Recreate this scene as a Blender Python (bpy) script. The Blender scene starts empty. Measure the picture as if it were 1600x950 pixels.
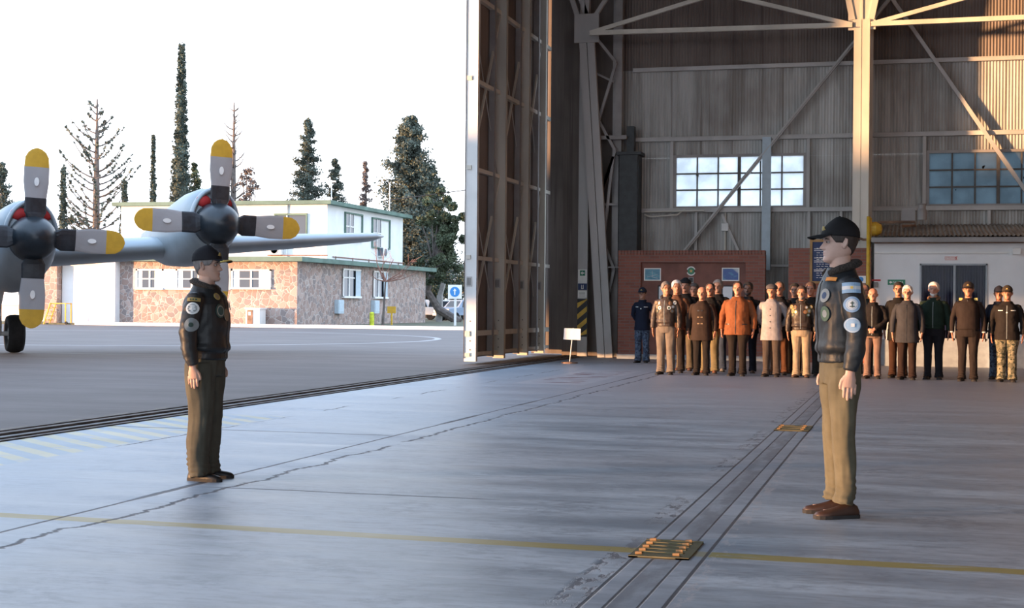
import bpy, math, random
import numpy as np
from mathutils import Vector, Matrix, noise as mnoise
from mathutils.bvhtree import BVHTree
random.seed(7)
R = math.radians
C = bpy.context.scene.collection
S = bpy.context.scene
# ------------------------------------------------------------------ camera
F = 2300.0; CH = 1.32; YAW = R(15.1); ROLL = 0.009; HY = 478.0
PITCH = math.atan((HY-475)/F)
fw0 = Vector((-math.sin(YAW), math.cos(YAW), 0)); rt0 = Vector((math.cos(YAW), math.sin(YAW), 0)); up0 = Vector((0, 0, 1))
fwd = fw0*math.cos(PITCH)+up0*math.sin(PITCH)
upv = up0*math.cos(PITCH)-fw0*math.sin(PITCH)
cr, sr = math.cos(ROLL), math.sin(ROLL)
rgt = rt0*cr+upv*sr            # image right axis: the horizon sinks to the right
upc = upv*cr-rt0*sr
cam = bpy.data.cameras.new('camera'); co = bpy.data.objects.new('camera', cam); C.objects.link(co)
co.matrix_world = Matrix(((rgt.x, upc.x, -fwd.x, 0), (rgt.y, upc.y, -fwd.y, 0), (rgt.z, upc.z, -fwd.z, CH), (0, 0, 0, 1)))
cam.sensor_width = 36; cam.lens = F/1600*36; cam.clip_end = 2000; cam.clip_start = .1
S.camera = co

def ray(px, py):
    return rgt*((px-800)/F)+upc*((475-py)/F)+fwd
def gnd(px, py, z=0):
    d = ray(px, py); t = (z-CH)/d.z; return Vector((d.x*t, d.y*t, z))
def onY(px, py, Y):
    d = ray(px, py); t = Y/d.y; return Vector((d.x*t, Y, CH+d.z*t))
def onX(px, py, X):
    d = ray(px, py); t = X/d.x; return Vector((X, d.y*t, CH+d.z*t))
def atD(px, py, D):
    d = ray(px, py); return Vector((0, 0, CH))+d*D

# ------------------------------------------------------------------ world and sun
W = bpy.data.worlds.new('sky'); S.world = W; W.use_nodes = True
wn = W.node_tree.nodes; wl = W.node_tree.links; wn.clear()
wo = wn.new('ShaderNodeOutputWorld'); wb = wn.new('ShaderNodeBackground'); tc = wn.new('ShaderNodeTexCoord')
sx = wn.new('ShaderNodeSeparateXYZ'); rp = wn.new('ShaderNodeValToRGB')
wl.new(tc.outputs['Generated'], sx.inputs[0]); wl.new(sx.outputs['Z'], rp.inputs[0])
rp.color_ramp.elements[0].position = 0; rp.color_ramp.elements[0].color = (.84, .90, 1, 1)
e = rp.color_ramp.elements.new(.10); e.color = (.90, .95, 1, 1)
rp.color_ramp.elements[-1].position = .6; rp.color_ramp.elements[-1].color = (.52, .71, 1, 1)
wl.new(rp.outputs[0], wb.inputs[0]); wb.inputs[1].default_value = 2.0; wl.new(wb.outputs[0], wo.inputs[0])
SUN_B = R(59); SUN_E = R(.9)
sl = bpy.data.lights.new('sun', 'SUN'); so = bpy.data.objects.new('sun', sl); C.objects.link(so)
sdir = Vector((math.sin(SUN_B)*math.cos(SUN_E), math.cos(SUN_B)*math.cos(SUN_E), -math.sin(SUN_E)))
so.rotation_euler = sdir.to_track_quat('-Z', 'Y').to_euler(); so.location = (-60, -40, 30)
sl.energy = 10.5; sl.color = (1, .54, .25); sl.angle = R(2.6)
S.view_settings.view_transform = 'Standard'; S.view_settings.look = 'None'
S.view_settings.exposure = 0.5; S.view_settings.gamma = 1; S.view_settings.use_curve_mapping = False

# ------------------------------------------------------------------ node helpers
class E:
    nt = None
    def __init__(s, v): s.v = v
    @staticmethod
    def m(op, *a, clamp=False):
        n = E.nt.nodes.new('ShaderNodeMath'); n.operation = op; n.use_clamp = clamp
        for i, x in enumerate(a):
            if isinstance(x, E): E.nt.links.new(x.v, n.inputs[i])
            else: n.inputs[i].default_value = x
        return E(n.outputs[0])
    def __add__(s, o): return E.m('ADD', s, o)
    def __sub__(s, o): return E.m('SUBTRACT', s, o)
    def __mul__(s, o): return E.m('MULTIPLY', s, o)
    __radd__ = __add__; __rmul__ = __mul__
    def __rsub__(s, o): return E.m('SUBTRACT', o, s)
    def __truediv__(s, o): return E.m('DIVIDE', s, o)
def ab(x): return E.m('ABSOLUTE', x)
def mn(a, b): return E.m('MINIMUM', a, b)
def mx(a, b): return E.m('MAXIMUM', a, b)
def sst(x, a, b):
    n = E.nt.nodes.new('ShaderNodeMapRange'); n.interpolation_type = 'SMOOTHSTEP'
    E.nt.links.new(x.v, n.inputs[0]); n.inputs[1].default_value = a; n.inputs[2].default_value = b
    return E(n.outputs[0])
def line(x, c, w, soft):        # 1 on the line, 0 off
    return 1-sst(ab(x-c), w, w+soft)
def vec(x, y, z=0.0):
    n = E.nt.nodes.new('ShaderNodeCombineXYZ')
    for i, q in enumerate((x, y, z)):
        if isinstance(q, E): E.nt.links.new(q.v, n.inputs[i])
        else: n.inputs[i].default_value = q
    return E(n.outputs[0])
def nz(v, scale=1.0, detail=3, rough=.55):
    n = E.nt.nodes.new('ShaderNodeTexNoise'); n.inputs['Scale'].default_value = scale
    n.inputs['Detail'].default_value = detail; n.inputs['Roughness'].default_value = rough
    E.nt.links.new(v.v, n.inputs['Vector']); return E(n.outputs[0])
def mixc(f, a, b):
    n = E.nt.nodes.new('ShaderNodeMix'); n.data_type = 'RGBA'
    if isinstance(f, E): E.nt.links.new(f.v, n.inputs[0])
    else: n.inputs[0].default_value = f
    for i, q in ((6, a), (7, b)):
        if isinstance(q, E): E.nt.links.new(q.v, n.inputs[i])
        else: n.inputs[i].default_value = (*q[:3], 1)
    return E(n.outputs[2])
def newmat(name):
    m = bpy.data.materials.new(name); m.use_nodes = True; nt = m.node_tree; E.nt = nt
    b = nt.nodes['Principled BSDF']
    t = nt.nodes.new('ShaderNodeTexCoord'); s = nt.nodes.new('ShaderNodeSeparateXYZ')
    nt.links.new(t.outputs['Object'], s.inputs[0])
    return m, b, E(s.outputs[0]), E(s.outputs[1]), E(s.outputs[2]), E(t.outputs['Object'])
def setc(b, x, key='Base Color'):
    if isinstance(x, E): E.nt.links.new(x.v, b.inputs[key])
    elif isinstance(x, (int, float)): b.inputs[key].default_value = x
    else: b.inputs[key].default_value = (*x[:3], 1)
def bump(b, h, st=.3, dist=.02):
    n = E.nt.nodes.new('ShaderNodeBump'); n.inputs['Strength'].default_value = st; n.inputs['Distance'].default_value = dist
    E.nt.links.new(h.v, n.inputs['Height']); E.nt.links.new(n.outputs[0], b.inputs['Normal'])
def M(name, col, rough=.6, metal=0, var=.25, sc=6, bs=.0, bd=.01, sz=(1, 1, 1), spec=.5):
    m, b, x, y, z, p = newmat(name)
    v = vec(x*sz[0], y*sz[1], z*sz[2])
    n = nz(v, sc, 4)
    d = tuple(c*(1-var) for c in col); l = tuple(min(1, c*(1+var)) for c in col)
    setc(b, mixc(sst(n, .3, .7), d, l)); b.inputs['Roughness'].default_value = rough; b.inputs['Metallic'].default_value = metal
    b.inputs['Specular IOR Level'].default_value = spec
    if bs: bump(b, nz(v, sc*2.5, 4), bs, bd)
    return m

# ------------------------------------------------------------------ mesh builder
MW = {}
class MB:
    def __init__(s): s.v = []; s.f = []; s.m = []; s.mi = 0
    def add(s, vs, fs):
        o = len(s.v); s.v += [tuple(q) for q in vs]; s.f += [tuple(i+o for i in f) for f in fs]; s.m += [s.mi]*len(fs); return s
    def mat(s, i): s.mi = i; return s
    def box(s, x0, x1, y0, y1, z0, z1):
        vs = [(x, y, z) for x in (x0, x1) for y in (y0, y1) for z in (z0, z1)]
        return s.add(vs, [(0, 1, 3, 2), (4, 6, 7, 5), (0, 4, 5, 1), (2, 3, 7, 6), (0, 2, 6, 4), (1, 5, 7, 3)])
    def beam(s, p, q, w, h, up=(0, 0, 1)):
        p = Vector(p); q = Vector(q); d = (q-p).normalized(); u = Vector(up)
        if abs(d.dot(u)) > .98: u = Vector((0, 1, 0))
        a = d.cross(u).normalized(); b = a.cross(d).normalized()
        vs = [c+a*(w/2*i)+b*(h/2*j) for c in (p, q) for i, j in ((-1, -1), (1, -1), (1, 1), (-1, 1))]
        return s.add(vs, [(3, 2, 1, 0), (4, 5, 6, 7)]+[(i, (i+1) % 4, (i+1) % 4+4, i+4) for i in range(4)])
    def ibeam(s, p, q, w, h, t=.02, up=(0, 0, 1)):       # H section: web along up, flanges w wide, h apart
        p = Vector(p); q = Vector(q); d = (q-p).normalized(); u = Vector(up)
        a = d.cross(u).normalized(); b = a.cross(d).normalized()
        s.beam(p, q, t, h-2*t, up); s.beam(p+b*(h/2-t/2), q+b*(h/2-t/2), w, t, up); s.beam(p-b*(h/2-t/2), q-b*(h/2-t/2), w, t, up)
        return s
    def loft(s, rings, caps=True, closed=True):
        o = len(s.v); n = len(rings[0]); fs = []
        for r in rings: s.v += [tuple(q) for q in r]
        for i in range(len(rings)-1):
            for j in range(n if closed else n-1):
                k = (j+1) % n; fs.append((o+i*n+j, o+i*n+k, o+(i+1)*n+k, o+(i+1)*n+j))
        if caps: fs.append(tuple(o+j for j in reversed(range(n)))); fs.append(tuple(o+(len(rings)-1)*n+j for j in range(n)))
        s.f += fs; s.m += [s.mi]*len(fs); return s
    def tube(s, pts, rad, n=12, caps=True, ref=(0, 1, 0)):
        pts = [Vector(p) for p in pts]; rings = []
        if isinstance(rad, (int, float)): rad = [rad]*len(pts)
        for i, p in enumerate(pts):
            d = (pts[min(i+1, len(pts)-1)]-pts[max(i-1, 0)]).normalized(); u = Vector(ref)
            if abs(d.dot(u)) > .95: u = Vector((1, 0, 0)) if abs(d.x) < .9 else Vector((0, 0, 1))
            a = d.cross(u).normalized(); b = a.cross(d).normalized(); r = rad[i]
            ra, rb = r if isinstance(r, tuple) else (r, r)
            rings.append([p+a*(ra*math.cos(2*math.pi*j/n))+b*(rb*math.sin(2*math.pi*j/n)) for j in range(n)])
        return s.loft(rings, caps)
    def lathe(s, prof, c=(0, 0, 0), n=20, axis='z'):
        rings = []
        for r, h in prof:
            ring = []
            for j in range(n):
                a = 2*math.pi*j/n; x, y = r*math.cos(a), r*math.sin(a)
                if axis == 'z': q = (c[0]+x, c[1]+y, c[2]+h)
                elif axis == 'y': q = (c[0]+x, c[1]+h, c[2]+y)
                else: q = (c[0]+h, c[1]+x, c[2]+y)
                ring.append(q)
            rings.append(ring)
        return s.loft(rings)
    def ell(s, c, r, n=16, m=10):
        rings = [[(c[0]+r[0]*math.sin(t)*math.cos(2*math.pi*j/n), c[1]+r[1]*math.sin(t)*math.sin(2*math.pi*j/n), c[2]+r[2]*math.cos(t)) for j in range(n)]
                 for t in [math.pi*(m-i)/m if 0 < i < m else (math.pi-.02 if i == 0 else .02) for i in range(m+1)]]
        return s.loft(rings)
    def poly(s, pts, th, nrm):                           # extruded flat outline
        nrm = Vector(nrm)*th; n = len(pts)
        a = [Vector(p) for p in pts]; vs = a+[p+nrm for p in a]
        return s.add(vs, [tuple(range(n)), tuple(reversed(range(n, 2*n)))]+[(i, (i+1) % n, (i+1) % n+n, i+n) for i in range(n)])
    def build(s, name, mats, parent=None, smooth=False, world=True, fix=True):
        me = bpy.data.meshes.new(name); mats = mats if isinstance(mats, (list, tuple)) else [mats]
        vs = s.v
        if parent is not None and world:
            inv = MW[parent.name].inverted(); vs = [inv@Vector(v) for v in vs]
        me.from_pydata([tuple(v) for v in vs], [], s.f)
        for m in mats: me.materials.append(m)
        me.polygons.foreach_set('material_index', s.m)
        if smooth: me.polygons.foreach_set('use_smooth', [True]*len(s.f))
        me.update()
        o = bpy.data.objects.new(name, me); C.objects.link(o)
        if parent is not None: o.parent = parent; MW[o.name] = MW[parent.name]
        else: MW[o.name] = Matrix.Identity(4)
        if fix: fixn(me)
        return o
import bmesh
def fixn(me):
    bm = bmesh.new(); bm.from_mesh(me); bmesh.ops.recalc_face_normals(bm, faces=bm.faces); bm.to_mesh(me); bm.free()
def bevel(o, w=.01, seg=2):
    m = o.modifiers.new('bevel', 'BEVEL'); m.width = w; m.segments = seg; m.limit_method = 'ANGLE'; m.angle_limit = R(40); return o
def thing(name, label, cat, loc=(0, 0, 0), rz=0, group=None, sc=1.0):
    o = bpy.data.objects.new(name, None); C.objects.link(o); o.location = loc; o.rotation_euler = (0, 0, rz); o.scale = (sc,)*3
    o.empty_display_size = .2
    o['label'] = label; o['category'] = cat
    if group: o['group'] = group
    MW[o.name] = Matrix.Translation(Vector(loc))@Matrix.Rotation(rz, 4, 'Z')@Matrix.Scale(sc, 4)
    return o
def tag(o, label, cat, group=None, kind=None):
    o['label'] = label; o['category'] = cat
    if group: o['group'] = group
    if kind: o['kind'] = kind
    return o
def struct(o): o['kind'] = 'structure'; return o
def centre(o):                                            # move a one-mesh thing's origin to its base
    xs = [v.co for v in o.data.vertices]; c = Vector((sum(v.x for v in xs)/len(xs), sum(v.y for v in xs)/len(xs), min(v.z for v in xs)))
    o.data.transform(Matrix.Translation(-c)); o.location = c; MW[o.name] = Matrix.Translation(c); return o
def baked(mb, voxel, smooth=2, disp=None):                # union of overlapping lofts -> one continuous surface
    o = mb.build('tmp', MAT['black'], None, fix=True)
    r = o.modifiers.new('r', 'REMESH'); r.mode = 'VOXEL'; r.voxel_size = voxel; r.use_smooth_shade = True
    if smooth:
        q = o.modifiers.new('s', 'SMOOTH'); q.iterations = smooth; q.factor = .5
    dg = bpy.context.evaluated_depsgraph_get(); me = bpy.data.meshes.new_from_object(o.evaluated_get(dg))
    bpy.data.objects.remove(o)
    if disp:
        ns = [v.normal.copy() for v in me.vertices]
        for v, n in zip(me.vertices, ns): v.co += n*disp(v.co)
    me.polygons.foreach_set('use_smooth', [True]*len(me.polygons)); me.materials.clear(); me.materials.append(None); me.update()
    return me
def mobj(name, me, mat, parent):                          # object sharing a mesh, its own material in the slot
    o = bpy.data.objects.new(name, me); C.objects.link(o)
    o.material_slots[0].link = 'OBJECT'; o.material_slots[0].material = mat
    if parent is not None: o.parent = parent; MW[o.name] = MW[parent.name]
    return o
def text_mesh(txt, size, name, mat, parent, loc, normal='-Y', extrude=.002, align='CENTER'):
    cu = bpy.data.curves.new('t', 'FONT'); cu.body = txt; cu.size = size; cu.extrude = extrude; cu.align_x = align; cu.align_y = 'CENTER'
    o = bpy.data.objects.new('t', cu); C.objects.link(o); dg = bpy.context.evaluated_depsgraph_get()
    me = bpy.data.meshes.new_from_object(o.evaluated_get(dg)); bpy.data.objects.remove(o)
    me.transform(Matrix.Rotation(R(90), 4, 'X')); me.transform(Matrix.Translation(loc))
    if parent is not None: me.transform(MW[parent.name].inverted())
    me.materials.clear(); me.materials.append(mat); q = bpy.data.objects.new(name, me); C.objects.link(q)
    if parent is not None: q.parent = parent; MW[q.name] = MW[parent.name]
    return q

# ------------------------------------------------------------------ materials
MAT = {}
def mk(k, *a, **b): MAT[k] = M(k, *a, **b)
mk('black', (.012, .012, .014), .5); mk('rubber', (.015, .015, .016), .85, var=.3)
mk('steel', (.46, .445, .43), .55, var=.12, sc=1.5, bs=.1, sz=(1, 1, .3)); mk('steelp', (.62, .58, .50), .5, var=.15, sc=1.2, sz=(1, 1, .3))
mk('rust', (.20, .12, .08), .8, var=.4, sc=3); mk('whitep', (.78, .78, .76), .6, var=.06, sc=1.5, bs=.1); mk('whitewall', (.76, .77, .78), .8, var=.05, sc=1, bs=.15)
mk('lowgrey', (.30, .34, .38), .6, var=.1); mk('green', (.10, .17, .14), .7, var=.2, sc=1); mk('yellow', (.65, .40, .04), .5, var=.15)
mk('tipyel', (.62, .36, .035), .5, var=.06); mk('bladegrey', (.36, .35, .35), .5, var=.05, sc=2); mk('propblack', (.022, .026, .032), .45, var=.3)
mk('hubblack', (.012, .018, .024), .35, var=.4, sc=3); mk('plane', (.29, .34, .37), .40, var=.10, sc=.9, metal=.1); mk('planedk', (.10, .13, .16), .5, var=.2, sc=1)
mk('red', (.5, .03, .03), .6, var=.1); mk('signblue', (.04, .25, .62), .5, var=.02); mk('signwhite', (.85, .84, .80), .6, var=.03)
mk('signgreen', (.03, .22, .12), .5, var=.05); mk('navy', (.02, .04, .12), .6, var=.1); mk('gold', (.55, .36, .12), .4, metal=.3); mk('wood', (.38, .22, .08), .6, var=.2, sc=3)
mk('curtain', (.018, .02, .05), .9, var=.25, sc=3, sz=(6, 6, .5), spec=.05); mk('concrete', (.32, .31, .30), .85, var=.2, sc=3, bs=.2)
mk('bark', (.13, .11, .10), .9, var=.3, sc=4); mk('leafdk', (.055, .075, .055), .8, var=.5, sc=1.2, spec=.2); mk('leafmd', (.085, .105, .065), .8, var=.5, sc=1.0, spec=.2)
mk('leafcy', (.075, .095, .08), .8, var=.5, sc=.9, spec=.2); mk('leafbl', (.10, .12, .10), .8, var=.4, sc=1, spec=.2); mk('twig', (.16, .13, .12), .9, var=.2)
mk('twigred', (.25, .13, .10), .9); mk('grass', (.10, .10, .06), .95, var=.4, sc=1.5, bs=.4); mk('kerbp', (.75, .74, .73), .8, var=.1, sc=2)
mk('chrome', (.6, .6, .6), .25, metal=1, var=.05); mk('greymetal', (.34, .37, .40), .5, var=.1); mk('bluebox', (.45, .55, .62), .6, var=.06)
mk('carwhite', (.72, .75, .78), .3, var=.02); mk('carglass', (.03, .04, .05), .1, var=.1); mk('carblue', (.25, .33, .45), .3, var=.02); mk('lime', (.55, .6, .03), .5)
mk('duct', (.012, .014, .016), .5, var=.5); mk('frame', (.10, .09, .08), .6); mk('carpink', (.6, .6, .62), .4)
mk('trackmetal', (.075, .065, .06), .7, var=.5, sc=3, bs=.3); mk('steel2', (.31, .29, .28), .6, var=.15, sc=1.5)

def glass_mat(k, col, mixf=.8):
    m, b, x, y, z, p = newmat(k); nt = m.node_tree
    tr = nt.nodes.new('ShaderNodeBsdfTranslucent'); df = nt.nodes.new('ShaderNodeBsdfDiffuse'); ms = nt.nodes.new('ShaderNodeMixShader')
    n = nz(p, 2.2, 4); sp = sst(nz(p, 3.1, 1), .765, .775)
    c = mixc(sst(n, .3, .75), col, tuple(c*.78 for c in col)); c = mixc(sp, c, (.02, .02, .02))
    nt.links.new(c.v, tr.inputs[0]); nt.links.new(c.v, df.inputs[0]); ms.inputs[0].default_value = 1-mixf
    nt.links.new(tr.outputs[0], ms.inputs[1]); nt.links.new(df.outputs[0], ms.inputs[2])
    nt.links.new(ms.outputs[0], nt.nodes['Material Output'].inputs[0]); MAT[k] = m
glass_mat('paneL', (.97, 1, 1), .95); glass_mat('paneR', (.30, .36, .385))
m, b, x, y, z, p = newmat('window_glass'); setc(b, (.08, .10, .13)); b.inputs['Roughness'].default_value = .12; MAT['winglass'] = m

def corr(k, c1, c2, c3):
    m, b, x, y, z, p = newmat(k)
    st = nz(vec(x*3.0, y, z*.22), 1, 5, .7); big = nz(vec(x*.5, y, z*.5), 1, 3)
    c = mixc(sst(st, .35, .65), c1, c2); c = mixc(sst(big, .45, .75)*.55, c, c3)
    streak = sst(nz(vec(x*9, y, z*.15+3.), 1, 3), .60, .70); c = mixc(streak*.6, c, c3)
    setc(b, c); b.inputs['Roughness'].default_value = .6; b.inputs['Metallic'].default_value = .1; MAT[k] = m
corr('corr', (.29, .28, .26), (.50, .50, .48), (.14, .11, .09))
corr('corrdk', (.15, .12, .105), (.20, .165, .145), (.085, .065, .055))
corr('roofcorr', (.25, .22, .19), (.42, .39, .35), (.16, .10, .07))

def brickm(k, axes='xz'):
    m, b, x, y, z, p = newmat(k); n = m.node_tree.nodes.new('ShaderNodeTexBrick')
    v = vec(x, z) if axes == 'xz' else vec(y, z); E.nt.links.new(v.v, n.inputs['Vector'])
    n.inputs['Scale'].default_value = 1; n.inputs['Brick Width'].default_value = .25; n.inputs['Row Height'].default_value = .075
    n.inputs['Mortar Size'].default_value = .009; n.inputs['Color1'].default_value = (.36, .125, .085, 1); n.inputs['Color2'].default_value = (.26, .09, .065, 1)
    n.inputs['Mortar'].default_value = (.25, .18, .15, 1); c = mixc(nz(p, 4, 3)*.5, E(n.outputs[0]), (.12, .05, .04))
    setc(b, c); b.inputs['Roughness'].default_value = .8; bump(b, E(n.outputs['Fac'])*-1.0, .5, .01); MAT[k] = m
brickm('brick')
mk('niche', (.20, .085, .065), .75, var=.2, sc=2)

def stonem(k):
    m, b, x, y, z, p = newmat(k); v1 = m.node_tree.nodes.new('ShaderNodeTexVoronoi'); v2 = m.node_tree.nodes.new('ShaderNodeTexVoronoi')
    n = m.node_tree.nodes.new('ShaderNodeVectorMath'); n.operation = 'SCALE'
    w = m.node_tree.nodes.new('ShaderNodeTexNoise'); w.inputs['Scale'].default_value = 2
    ad = m.node_tree.nodes.new('ShaderNodeVectorMath'); ad.operation = 'MULTIPLY_ADD'
    E.nt.links.new(p.v, w.inputs['Vector']); E.nt.links.new(w.outputs['Color'], ad.inputs[0]); ad.inputs[1].default_value = (.25, .25, .25); E.nt.links.new(p.v, ad.inputs[2])
    for q in (v1, v2): E.nt.links.new(ad.outputs[0], q.inputs['Vector']); q.inputs['Scale'].default_value = 3.1
    v2.feature = 'DISTANCE_TO_EDGE'
    s = m.node_tree.nodes.new('ShaderNodeSeparateColor'); E.nt.links.new(v1.outputs['Color'], s.inputs[0])
    r = E(s.outputs[0]); g = E(s.outputs[1])
    c = mixc(sst(r, .2, .9), (.30, .215, .185), (.42, .32, .28)); c = mixc(sst(g, .6, .9), c, (.24, .20, .19))
    e = E(v2.outputs['Distance']); c = mixc(1-sst(e, .02, .05), c, (.46, .41, .38))
    setc(b, c); b.inputs['Roughness'].default_value = .9; bump(b, sst(e, 0, .12), .35, .03); MAT[k] = m
stonem('stone')

# --------------------------------- hangar floor: worn pale concrete with its paint, joints, cracks and rail trench
def floor_mat():
    m, b, x, y, z, p = newmat('hangar_floor')
    st = nz(vec(x*.45, y*2.2), 1, 6, .62); fine = nz(vec(x*6, y*14), 1, 4, .7); big = nz(vec(x*.25, y*.35, 4.0), 1, 3)
    c = mixc(sst(st, .3, .72), (.24, .275, .315), (.50, .54, .58))
    c = mixc(sst(big, .4, .7)*.5, c, (.33, .325, .345)); c = mixc(sst(fine, .42, .75)*.5, c, (.16, .17, .19)); str_ = sst(nz(vec(x*1.6, y*9.0, 12.), 1, 5, .65), .52, .70); c = mixc(str_*.45, c, (.19, .20, .215)); wht = sst(nz(vec(x*1.1, y*5.0, 22.), 1, 5, .6), .55, .72); c = mixc(wht*.45, c, (.52, .54, .57))
    mt = sst(nz(vec(x*1.2, y*1.6, 31.), 1, 6, .7), .50, .62); gr_ = sst(nz(vec(x*9, y*9, 3.), 1, 4, .7), .38, .6); c = mixc(mt*gr_*.55, c, (.17, .19, .22))
    # bluer paint coat west of the joint at x=-4.7
    bl = (1-sst(x+(big-.5)*1.2, -5.0, -4.2)); c = mixc(bl*.45, c, (.33, .42, .52))
    c = mixc(sst(y, 16, 24)*.7*sst(x, -8, -4.5), c, (.38, .335, .34))  # far floor pinker: grazing warm sunlight painted into the colour
    # hatched band by the door track
    ph = (y+x*.8)/.40; fr = E.m('FRACT', ph); hb = sst(fr, .45, .5)*(1-sst(fr, .92, .97))
    band = (1-sst(x, -7.1, -7.0))*(1-sst(y, 15.6, 16.2)); wear = sst(nz(vec(x*3, y*3, 2.), 1, 5), .30, .5)
    c = mixc(band*(1-hb)*.55, c, (.19, .30, .40)); c = mixc(band*hb*wear*.8, c, (.50, .46, .26))
    # yellow lane line
    w2 = nz(vec(x*2, y*12, 7.), 1, 5); yl = line(y+(w2-.5)*.05+x*.02, 7.86, .072, .02); wy = sst(w2, .22, .42)
    c = mixc(yl*wy*.95, c, (.33, .255, .075))
    # pale lettered panel far left
    bx = sst(x, -6.55, -6.5)*(1-sst(x, -5.32, -5.27))*sst(y, 24.2, 24.3)*(1-sst(y, 30.2, 30.3))
    c = mixc(bx*.6, c, (.46, .44, .46))
    let = sst(nz(vec(x*1.2, y*3.2, 9.), 1, 2), .54, .58)*sst(x, -6.35, -6.3)*(1-sst(x, -5.5, -5.45))*sst(y, 24.7, 24.8)*(1-sst(y, 29.7, 29.8))
    c = mixc(let*.8, c, (.16, .07, .08))
    # joints and cracks
    wob = nz(vec(0., y*1.1, 1.), 1, 5, .7)-.5; wob2 = nz(vec(3., y*.9, 5.), 1, 6, .75)-.5
    k1 = line(x+wob*.04, -5.0, .009, .012); k1b = line(x+wob2*.10, -5.0, .022, .02)*sst(nz(vec(0., y*.35, 8.), 1, 2), .5, .6)
    k2 = line(x+wob2*.55, -4.68, .010, .018)*sst(nz(vec(0., y*.8, 18.), 1, 3), .36, .46)
    wx = nz(vec(x*1.1, 0., 1.), 1, 5)-.5
    j1 = line(y+wx*.05, 14.05, .014, .02)*(1-sst(x, -5.1, -5.0)); j2 = line(y+wx*.08, 9.65, .01, .012)*sst(x, -5, -4.6)*(1-sst(x, -3.0, -2.4))
    j3 = line(x+wob*.25, -7.0, .008, .015)*sst(nz(vec(0., y*.5, 3.), 1, 2), .48, .55)
    ck = mx(mx(mx(k1, k1b), k2), mx(j1, mx(j2, j3)))
    c = mixc(ck*.85, c, (.05, .045, .05))
    # rail trench
    tr = sst(x, -1.40, -1.39)*(1-sst(x, -1.02, -1.01)); mid = sst(x, -1.29, -1.28)*(1-sst(x, -1.14, -1.13))
    c = mixc(tr*.35, c, (.27, .29, .33)); c = mixc(tr*mid*sst(nz(vec(x*9, y*2.2, 2.), 1, 5), .35, .6)*.6, c, (.13, .13, .14))
    tl = mx(mx(line(x, -1.39, .005, .008), line(x, -1.03, .006, .008)), mx(line(x, -1.285, .004, .007), line(x, -1.14, .003, .006)))
    c = mixc(tl*.85, c, (.04, .04, .045))
    ch = sst(nz(vec(x*14, y*5, 4.), 1, 5, .7), .50, .58); cl = line(x, -1.47, .05, .06)*ch*sst(nz(vec(0., y*.5, 11.), 1, 2), .42, .55); c = mixc(cl*.8, c, (.08, .075, .085))
    crr = line(x, -.975, .025, .03)*ch; c = mixc(crr*.6, c, (.50, .46, .45))
    # tyre smears on the right
    sm = sst(nz(vec(x*.8, y*5., 6.), 1, 4), .58, .72)*sst(x, .0, 1.2)*sst(y, 7.4, 8.6)*(1-sst(y, 10, 12.)); c = mixc(sm*.55, c, (.12, .12, .13))
    setc(b, c)
    rgh = .26+.42*st+.2*ck; setc(b, rgh, 'Roughness'); b.inputs['Specular IOR Level'].default_value = .5
    bump(b, fine*.4+st*.5-ck*2.0-tl*1.5-cl*1.0, .25, .01); return m
MAT['floor'] = floor_mat()
def apron_mat():
    m, b, x, y, z, p = newmat('apron_asphalt')
    st = nz(vec(x*.3, y*.9), 1, 6, .6); fine = nz(vec(x*5, y*9), 1, 4, .7)
    c = mixc(sst(st, .3, .7), (.092, .079, .074), (.136, .119, .113)); c = mixc(sst(fine, .4, .8)*.35, c, (.15, .14, .15))
    wo_ = nz(vec(x*.6, y*.6, 2.), 1, 4)-.5
    for q, w in ((21.5, .03), (29.5, .03), (40., .04)): c = mixc(line(y+wo_*.3, q, w, .04)*.6, c, (.08, .075, .08))
    c = mixc(line(x+wo_*.3, -14.5, .02, .03)*.5, c, (.08, .08, .08))
    d = E.m('SQRT', (x+30.)*(x+30.)+(y-52.)*(y-52.)*1.0)
    c = mixc(line(d+wo_*.2, 12.5, .10, .05)*.55, c, (.55, .55, .56)); c = mixc(line(y+wo_*.2, 34.0, .04, .04)*(1-sst(x, -20, -18))*.35, c, (.5, .5, .5))
    # outer yellow blocks along the track
    fr = E.m('FRACT', (y+x*.5)/1.05); blk = sst(fr, .4, .45)*(1-sst(fr, .92, .96))*line(x, -9.02, .13, .04)*(1-sst(y, 17, 17.3)); c = mixc(blk*.8, c, (.50, .40, .22))
    setc(b, c); b.inputs['Roughness'].default_value = .75; bump(b, fine, .15, .01); return m
MAT['apron'] = apron_mat()

# ================================================================== SETTING
f_ = MB(); f_.box(-8.25, 40, -12, 60, -.3, 0); struct(f_.build('floor', MAT['floor']))
a_ = MB(); a_.box(-140, -8.25, -70, 77, -.32, -.02); a_.box(-8.25, 60, -70, -12, -.32, -.02); struct(a_.build('apron', MAT['apron']))
g_ = MB(); g_.box(-160, 60, 77.0, 260, -.3, .06); g_.box(-160, -100, 60, 77, -.3, .05); struct(g_.build('lawn', MAT['grass']))
k_ = MB(); k_.box(-47.2, -10, 76.6, 77.05, -.02, .16); struct(k_.build('kerb', MAT['kerbp']))
# door track
t_ = MB()
for x0, x1, z1 in ((-8.28, -8.22, .012), (-8.44, -8.40, .012), (-8.72, -8.62, .02), (-8.92, -8.84, .015)): t_.box(x0, x1, -8, 39.8, -.03, z1)
t_.build('door_track', MAT['trackmetal']); struct(bpy.data.objects['door_track'])
t_ = MB(); t_.box(-8.84, -8.22, -8, 39.8, -.05, -.004); struct(t_.build('door_sill', MAT['concrete']))

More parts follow.
